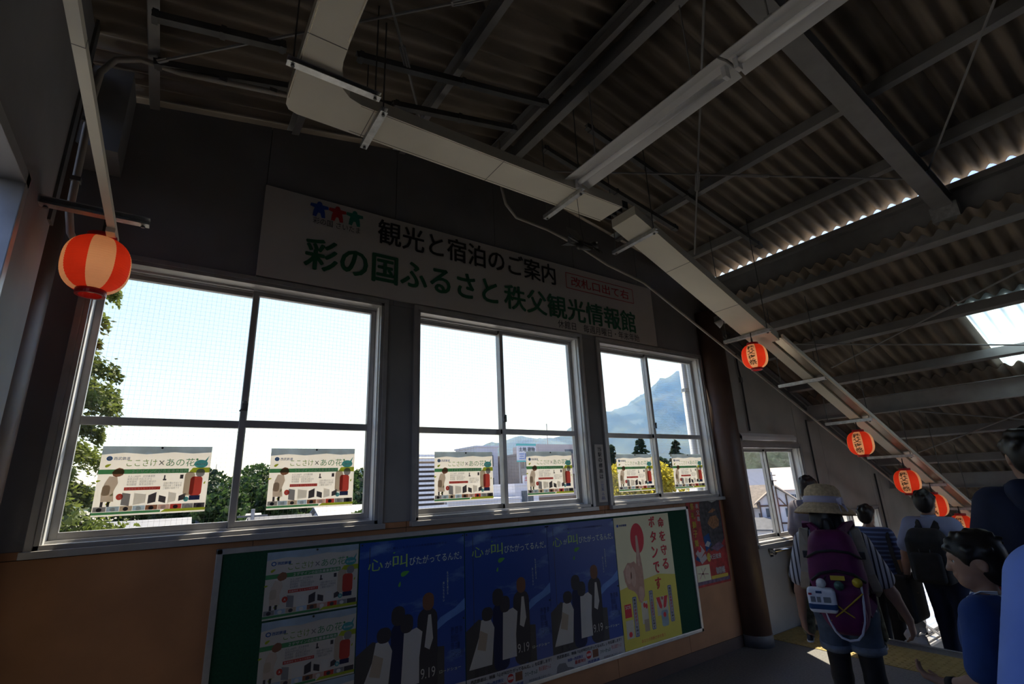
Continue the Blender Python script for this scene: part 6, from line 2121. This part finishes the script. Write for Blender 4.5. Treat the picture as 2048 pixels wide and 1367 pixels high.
# ---- hills and the mountain
def fbm(x, y, seed, octs=5, f0=1.0):
    r = np.random.default_rng(seed)
    z = np.zeros_like(x); a = 1.0; f = f0
    for _ in range(octs):
        for _k in range(4):
            th = r.uniform(0, 6.28); ph = r.uniform(0, 6.28)
            z += a * 0.5 * np.sin(f * (x * math.cos(th) + y * math.sin(th)) * r.uniform(0.8, 1.25) + ph)
        a *= 0.55; f *= 2.0
    return z


def terrain(name, lab, X, Y, Z, m):
    ny, nx = X.shape
    v = np.stack([X, Y, Z], 2).reshape(-1, 3)
    i = np.arange(nx * ny).reshape(ny, nx)
    f = np.stack([i[:-1, :-1], i[:-1, 1:], i[1:, 1:], i[1:, :-1]], 2).reshape(-1, 4)
    me = bpy.data.meshes.new(name)
    me.vertices.add(len(v)); me.vertices.foreach_set('co', v.astype(np.float32).ravel())
    me.loops.add(len(f) * 4); me.polygons.add(len(f))
    me.loops.foreach_set('vertex_index', f.astype(np.int32).ravel())
    me.polygons.foreach_set('loop_start', np.arange(0, len(f) * 4, 4, dtype=np.int32))
    me.update(calc_edges=True)
    me.polygons.foreach_set('use_smooth', np.ones(len(f), bool))
    me.materials.append(MATS[m])
    o = bpy.data.objects.new(name, me); link(o)
    return tag(o, lab, 'mountain')


mat('mountain', (0.05, 0.07, 0.05), 0.95, vary=0.55, scale=0.006)
mat('forest_slope', (0.012, 0.024, 0.016), 0.95, vary=0.6, scale=0.12)
RX = [-1500, -500, 300, 651, 891, 975, 1063, 1203, 1331, 1496, 1570, 1772, 1891, 2076, 2333, 2660, 3100, 3800, 5000]
RZ = [30, 30, 45, 90, 114, 158, 181, 176, 192, 296, 300, 372, 448, 531, 652, 812, 900, 760, 500]
gx, gy = np.meshgrid(np.linspace(-1500, 5000, 330), np.linspace(700, 2300, 110))
xs_ = gx * 1500 / np.maximum(gy, 900)
rg = np.interp(gx, RX, RZ)
fall = np.where(gy < 1500, 1 - ((1500 - gy) / 800) ** 1.0, 1 - ((gy - 1500) / 1200))
fall = np.clip(fall, 0, 1)
spur = fbm(gx, gy, 7, 5, 0.009)
amp = np.clip(1 - np.abs(gy - 1500) / 60, 0, 1)
zz_ = GZ + rg * fall ** 1.15 * (1 + 0.07 * spur * (1 - amp * 0.9)) + 4 * fbm(gx, gy, 9, 3, 0.06) * fall
zz_[0, :] = GZ - 5
terrain('mountain', 'broad hazy blue mountain rising to the right beyond the windows', gx, gy, zz_, 'mountain')
# quarry terraces low on the mountain
gx, gy = np.meshgrid(np.linspace(150, 420, 190), np.linspace(95, 260, 110))
ridge = 12 + 34 * np.exp(-((gx - 300) / 130) ** 2)
fl_ = np.clip((gy - 95) / 110, 0, 1) ** 0.8
msk = np.clip((gx / gy - 1.45) / 0.3, 0, 1); msk = msk * msk * (3 - 2 * msk)
zz_ = GZ - 3 * (1 - msk) + ridge * fl_ * msk + 1.3 * np.abs(fbm(gx, gy, 13, 3, 0.9)) * np.clip(fl_ * 6, 0, 1) + 1.5 * fbm(gx, gy, 17, 3, 0.08)
o = terrain('wooded_hill', 'dark wooded hillside behind the houses in the stair window', gx, gy, zz_, 'forest_slope'); o['category'] = 'hill'


# ---- buildings
def windows_on(parent, w, z0, rows, cols, ww, wh, front, x_in=0.5, gap=None):
    for i in range(rows):
        for j in range(cols):
            x = -w / 2 + w * (j + 0.5) / cols
            z = z0 + i * (gap or wh * 1.9)
            fr = MB().box(x - ww / 2 - 0.06, x + ww / 2 + 0.06, front - 0.05, front + 0.05, z - 0.06, z + wh + 0.06).build('window', 'plaster_white', parent)
            MB().box(x - ww / 2, x - 0.03, front - 0.07, front - 0.04, z, z + wh).build('pane', 'window_dark', fr)
            MB().box(x + 0.03, x + ww / 2, front - 0.07, front - 0.04, z, z + wh).build('pane', 'window_dark', fr)


def house(name, lab, x, y, rz_, w, d, eave, peak, wall_m, roof_m, rows=1, cols=3, gable_front=False, base=GZ, ww=1.2, wh=1.1, z_w=None, group=None):
    t = thing(name, lab, 'house', (x, y, base), rz_, group=group)
    e = eave - base; pk_ = peak - base
    if gable_front:
        mb = MB(); mb.prism_y([(-w / 2, 0), (w / 2, 0), (w / 2, e), (0, pk_ - 0.12), (-w / 2, e)], -d / 2, d / 2)
        mb.build('wall', wall_m, t)
        rf = MB()
        for sg in (-1, 1):
            rf.prism_y([(0, pk_), (sg * (w / 2 + 0.5), e - 0.5 * (pk_ - e) / (w / 2)), (sg * (w / 2 + 0.5), e - 0.5 * (pk_ - e) / (w / 2) + 0.16), (0, pk_ + 0.16)], -d / 2 - 0.5, d / 2 + 0.5)
        rf.build('roof', roof_m, t)
    else:
        mb = MB(); mb.prism_x([(-d / 2, 0), (d / 2, 0), (d / 2, e), (0, pk_ - 0.12), (-d / 2, e)], -w / 2, w / 2)
        mb.build('wall', wall_m, t)
        rf = MB()
        for sg in (-1, 1):
            rf.prism_x([(0, pk_), (sg * (d / 2 + 0.5), e - 0.5 * (pk_ - e) / (d / 2)), (sg * (d / 2 + 0.5), e - 0.5 * (pk_ - e) / (d / 2) + 0.16), (0, pk_ + 0.16)], -w / 2 - 0.4, w / 2 + 0.4)
        rf.build('roof', roof_m, t)
    windows_on(t, w, (z_w if z_w is not None else e - 2.0), rows, cols, ww, wh, -d / 2, gap=-2.7)
    return t


def block(name, lab, x, y, rz_, w, d, top, wall_m, rows, cols, base=GZ, ww=1.3, wh=1.2, z0=1.0, gap=3.0, cat='building'):
    t = thing(name, lab, cat, (x, y, base), rz_)
    h = top - base
    MB().box(-w / 2, w / 2, -d / 2, d / 2, 0, h).build('wall', wall_m, t)
    MB().box(-w / 2 - 0.15, w / 2 + 0.15, -d / 2 - 0.15, d / 2 + 0.15, h - 0.05, h + 0.18).build('parapet', wall_m, t)
    windows_on(t, w, z0, rows, cols, ww, wh, -d / 2, gap=gap)
    return t


for k, (x, y, w, d, e, pk_, wm, rm, lab) in enumerate((
        (-7.0, 42, 5.5, 5, -1.7, -0.35, 'plaster_beige', 'roof_grey', 'low grey roofed house at the far left under the cedar'),
        (-0.6, 50, 5.0, 5, -1.3, 0.05, 'plaster_white', 'roof_white', 'house with a pale roof below the cedar window poster'),
        (2.6, 38, 6.0, 5, -1.6, -0.35, 'plaster_beige', 'roof_grey', 'house with a broad grey roof in the cedar window'),
        (5.6, 56, 4.6, 5, -1.2, -0.1, 'plaster_blue', 'roof_white', 'white roofed house at the sash edge of the cedar window'),
        (9.0, 50, 4.4, 5, -1.5, -0.25, 'plaster_white', 'roof_grey', 'grey roofed house behind the right sash of the cedar window'),
        (14.6, 52, 4.0, 5, -0.9, 0.25, 'plaster_white', 'roof_white', 'small white house at the right end of the cedar window'),
        (5.9, 44, 3.2, 4, -2.1, -1.0, 'plaster_white', 'roof_brown', 'small brown roofed house in the middle of the cedar window'))):
    house('town_house', lab, x, y, 0.05 * (k % 3 - 1), w, d, e, pk_, wm, rm, rows=1, cols=3, group='houses below the cedar window')

# white louvred building (slats one by one)
t = thing('louvred_building', 'tall white building with horizontal louvre slats in the middle window', 'building', (19.4, 42.0, GZ))
MB().box(-2.0, 2.0, 0.6, 6, 0, 10.3).build('wall', 'plaster_brown', t)
s0 = MB().box(-2.1, 2.1, 0.0, 0.35, 0, 0.20).build('slat', 'slat_white', t)
s0.location = (0, 0, 2.0)
for k in range(1, 22):
    o = s0.copy(); COL.objects.link(o); o.parent = t; o.location = (0, 0, 2.0 + 0.40 * k)
for x in (-2.1, 2.02):
    MB().box(x, x + 0.1, 0.05, 0.5, 0, 10.5).build('upright', 'slat_white', t)
block('shop_building', 'low white shop building below the middle window poster', 26.4, 48, 0.0, 9.5, 7, 0.25, 'plaster_white', 1, 3, z0=4.4, ww=2.0, wh=1.2)
block('shop_building', 'white shop corner next to the middle window mullion', 33.2, 49, 0.0, 3.2, 6, 1.6, 'plaster_white', 2, 1, z0=2.6, ww=1.6, wh=1.4, gap=3.0)
block('office_building', 'pale narrow office building left of the blue billboard', 36.2, 62, 0.0, 3.4, 6, 6.8, 'plaster_white', 4, 1, z0=1.2, ww=1.8, wh=1.5)
ap = block('apartment_building', 'brown apartment block with balconies in the middle window', 45.5, 58, 0.0, 14.5, 8, 5.4, 'plaster_brown', 4, 5, z0=0.8, ww=1.7, wh=1.5, gap=2.8)
for k in range(4):
    MB().box(-7.3, 7.3, -5.0, -4.0, 0.4 + 2.8 * k, 1.25 + 2.8 * k).build('balcony', 'balcony', ap)
MB().box(-3.0, 4.0, -2, 4, 11.2, 13.0).build('roof_house', 'plaster_beige', ap)
MB().box(2.0, 3.6, -2.1, -1.9, 11.6, 12.3).build('roof_window', 'window_dark', ap)
MB().tube([(0.5, 0, 13), (0.5, 0, 16.2)], 0.06, 6).build('antenna', 'pole_concrete', ap)
sg_ = thing('billboard', 'blue and white rooftop billboard with a green top in the middle window', 'sign', (37.1, 53.0, 4.5))
MB().box(0, 2.9, 0, 0.3, 0, 2.2).build('panel', 'plaster_white', sg_)
MB().box(-0.02, 2.92, -0.03, 0.3, 1.98, 2.25).build('top_band', 'sign_teal', sg_); MB().box(-0.02, 2.92, -0.03, 0.3, -0.05, 0.12).build('bottom_band', 'sign_teal', sg_)
lettering('lettering', '土地 建物', (0.15, 2.7, 1.25, 1.8), 'ink_black', sg_, 0.04, bold=0.02)
lettering('lettering', '三原産', (0.15, 2.75, 0.25, 1.05), 'sign_blue', sg_, 0.04, bold=0.03)
for x in (0.3, 2.5):
    MB().tube([(x, 0.2, -10.5), (x, 0.2, 0)], 0.08, 6).build('post', 'pole_concrete', sg_)
vs = thing('street_sign', 'tall narrow blue and white street sign left of the brown block', 'sign', (35.3, 49.5, -6.0))
MB().box(0, 0.75, 0, 0.2, 3.2, 8.7).build('panel', 'plaster_white', vs)
for i, ch in enumerate('土地建物三原産'):
    lettering('lettering', ch, (0.12, 0.63, 8.05 - 0.76 * i, 8.6 - 0.76 * i), 'ink_red' if i < 4 else 'sign_blue', vs, 0.02, bold=0.02)
MB().tube([(0.37, 0.1, 0), (0.37, 0.1, 3.2)], 0.1, 8).build('post', 'pole_concrete', vs)

# things in the mountain window
t = thing('annex_roof', 'flat grey roof just outside the lower right of the mountain window', 'roof', (11.2, 8.6, GZ))
MB().box(-2.5, -0.5, -1.6, 3.0, 0, 6.9).build('wall', 'plaster_beige', t)
MB().box(-2.7, -0.3, -1.8, 3.2, 6.9, 7.15).build('slab', 'roof_white', t)
MB().box(-2.7, -0.3, -1.82, -1.75, 7.15, 7.28).build('edge', 'roof_grey', t)
house('town_house', 'pale blue house between the ginkgo and the flat roof', 26.5, 22.5, -0.7, 5, 6, 0.2, 1.0, 'plaster_blue', 'roof_white', rows=1, cols=2)
dp = thing('downpipe', 'white rain pipe outside the right edge of the mountain window', 'pipe', (5.02, 3.62, GZ))
MB().tube([(0, 0, 0), (0, 0, 9.9)], 0.05, 14).build('pipe', 'window_white', dp, smooth=True)
for z in (7.6, 8.6):
    MB().lathe([(0.052, -0.02), (0.06, -0.02), (0.06, 0.02), (0.052, 0.02)], 14, (0, 0, z)).build('clip', 'galvanised', dp)

# houses seen through the stair window
K = 1.62
A61 = -math.radians(61)
t = house('timbered_house', 'white half-timbered house with a steep gable in the stair window', 65.7, 36.1, A61, 4.3, 7, -1.6, 0.12, 'plaster_white', 'roof_brown', rows=1, cols=2, gable_front=True, ww=0.8, wh=1.0, z_w=2.6)
for x, z1 in ((-2.05, 4.4), (-1.0, 5.2), (0, 6.0), (1.0, 5.2), (2.05, 4.4)):
    MB().box(x - 0.08, x + 0.08, -3.62, -3.48, 0, z1).build('timber', 'timber', t)
for z in (1.9, 3.9):
    MB().box(-2.15, 2.15, -3.64, -3.48, z - 0.09, z + 0.09).build('timber', 'timber', t)
for sg in (-1, 1):
    MB().bar((0.75 * sg, -3.55, 4.0), (0.15 * sg, -3.55, 4.8), 0.11, 0.11).build('timber', 'timber', t)
windows_on(t, 4.3, 0.6, 1, 2, 0.8, 1.0, -3.5)
t = house('timbered_wing', 'long white wing with a brown roof joining the timbered gable', 67.6, 43.0, A61, 8.2, 6, -2.3, 0.1, 'plaster_white', 'roof_brown', rows=1, cols=4, ww=0.9, wh=1.0)
for x in (-4.0, -2.0, 0.0, 2.0, 4.0):
    MB().box(x - 0.08, x + 0.08, -3.12, -2.98, 0, 3.7).build('timber', 'timber', t)
house('pink_roof_house', 'house with a pale pink roof behind the timbered gable', 92, 47.5, A61, 7.0, 7, -0.9, 0.95, 'plaster_white', 'roof_pink', rows=1, cols=3)
block('white_building', 'plain flat roofed white building above the timbered wing', 88.5, 53.0, A61, 5.2, 6, 2.5, 'plaster_white', 1, 3, z0=4.5)
house('blue_hall', 'pale blue hall with a pink roof below the wooded hill', 121, 61.0, A61, 9.5, 9, 0.9, 2.9, 'plaster_blue', 'roof_pink', rows=1, cols=3, ww=1.8)
house('shop_house', 'small tiled shop roof in front of the timbered wing', 60.2, 35.9, A61, 2.6, 3, -4.4, -3.5, 'plaster_white', 'roof_grey', rows=1, cols=1)

# poles, wires, platform canopy
for x, y, top, lab in ((4.6, 34, 0.9, 'utility pole in the cedar window'), (57.0, 31.5, 1.9, 'utility pole in front of the timbered house'), (31.0, 54, 3.6, 'utility pole beside the middle window mullion')):
    t = thing('utility_pole', lab, 'pole', (x, y, GZ))
    MB().tube([(0, 0, 0), (0, 0, top - GZ)], [0.16, 0.10], 8).build('mast', 'pole_concrete', t)
    for z in (0.4, 1.0):
        MB().box(-0.8, 0.8, -0.05, 0.05, top - GZ - z - 0.05, top - GZ - z + 0.05).build('cross_arm', 'steel_dark', t)
for k in range(6):
    z = 0.55 - 0.24 * k
    y = 18 + 1.2 * (k % 3)
    o = MB().tube([(-9, y, z + 0.15), (-4, y, z), (3, y, z - 0.12), (10, y, z + 0.1), (16, y, z + 0.3)], 0.022, 5).build('overhead_wire', 'wire_cable')
    tag(o, 'overhead railway wire, %s of six from the top' % ['first', 'second', 'third', 'fourth', 'fifth', 'sixth'][k], 'wire', 'overhead wires outside the cedar window')
t = thing('lattice_mast', 'thin lattice mast on the skyline of the cedar window', 'mast', (10.8, 150, GZ))
MB().tube([(-0.35, 0, 0), (0, 0, 16)], 0.07, 4).tube([(0.35, 0, 0), (0, 0, 16)], 0.07, 4).build('legs', 'pole_concrete', t)
br_ = MB()
for k in range(8):
    br_.tube([(-0.35 * (1 - k / 8), 0, 2 * k), (0.35 * (1 - (k + 1) / 8), 0, 2 * k + 2)], 0.04, 4)
br_.build('bracing', 'pole_concrete', t)
cn = bpy.data.objects.new('platform_canopy', None); link(cn); tag(cn, 'sunlit corrugated canopy below the lowest stair window', 'roof')
cn.location = (10.5, 3.95, -2.9)
mc = bpy.data.meshes.new('canopy_sheet')
v = []; f = []
L = 2.0
nW = 40
for i in range(nW * 6 + 1):
    yy_ = 6.0 * i / (nW * 6)
    zz0 = 0.30 * yy_ + 0.03 * math.cos(2 * math.pi * i / 6)
    v += [(0, yy_, zz0), (L, yy_, zz0)]
for i in range(nW * 6):
    f.append((2 * i, 2 * i + 1, 2 * i + 3, 2 * i + 2))
mc.from_pydata(v, [], f); mc.materials.append(MATS['canopy_sheet'])
for k in range(9):
    o = bpy.data.objects.new('canopy_sheet', mc); link(o, cn); o.location = (L * k, 0, 0.01 * (k % 2))
mbp = MB()
for k in range(5):
    MB().box(4 * k, 4 * k + 0.2, 2.9, 3.1, -3.1, 0.9).build('post', 'steel_grey', cn)

# ---- blue haze between the town and the mountain (a real volume of air)
m_, nt_, out_ = new_mat('haze_air')
vs_ = nt_.nodes.new('ShaderNodeVolumeScatter')
vs_.inputs['Color'].default_value = (0.09, 0.29, 1.0, 1)
vs_.inputs['Density'].default_value = 0.00044
vs_.inputs['Anisotropy'].default_value = 0.2
nt_.links.new(vs_.outputs[0], out_.inputs['Volume'])
hz_ = MB().box(-2600, 5600, 300, 2500, GZ - 2, 1150).build('haze', m_)
tag(hz_, 'pale blue haze hanging in front of the mountain', 'haze', kind='stuff')
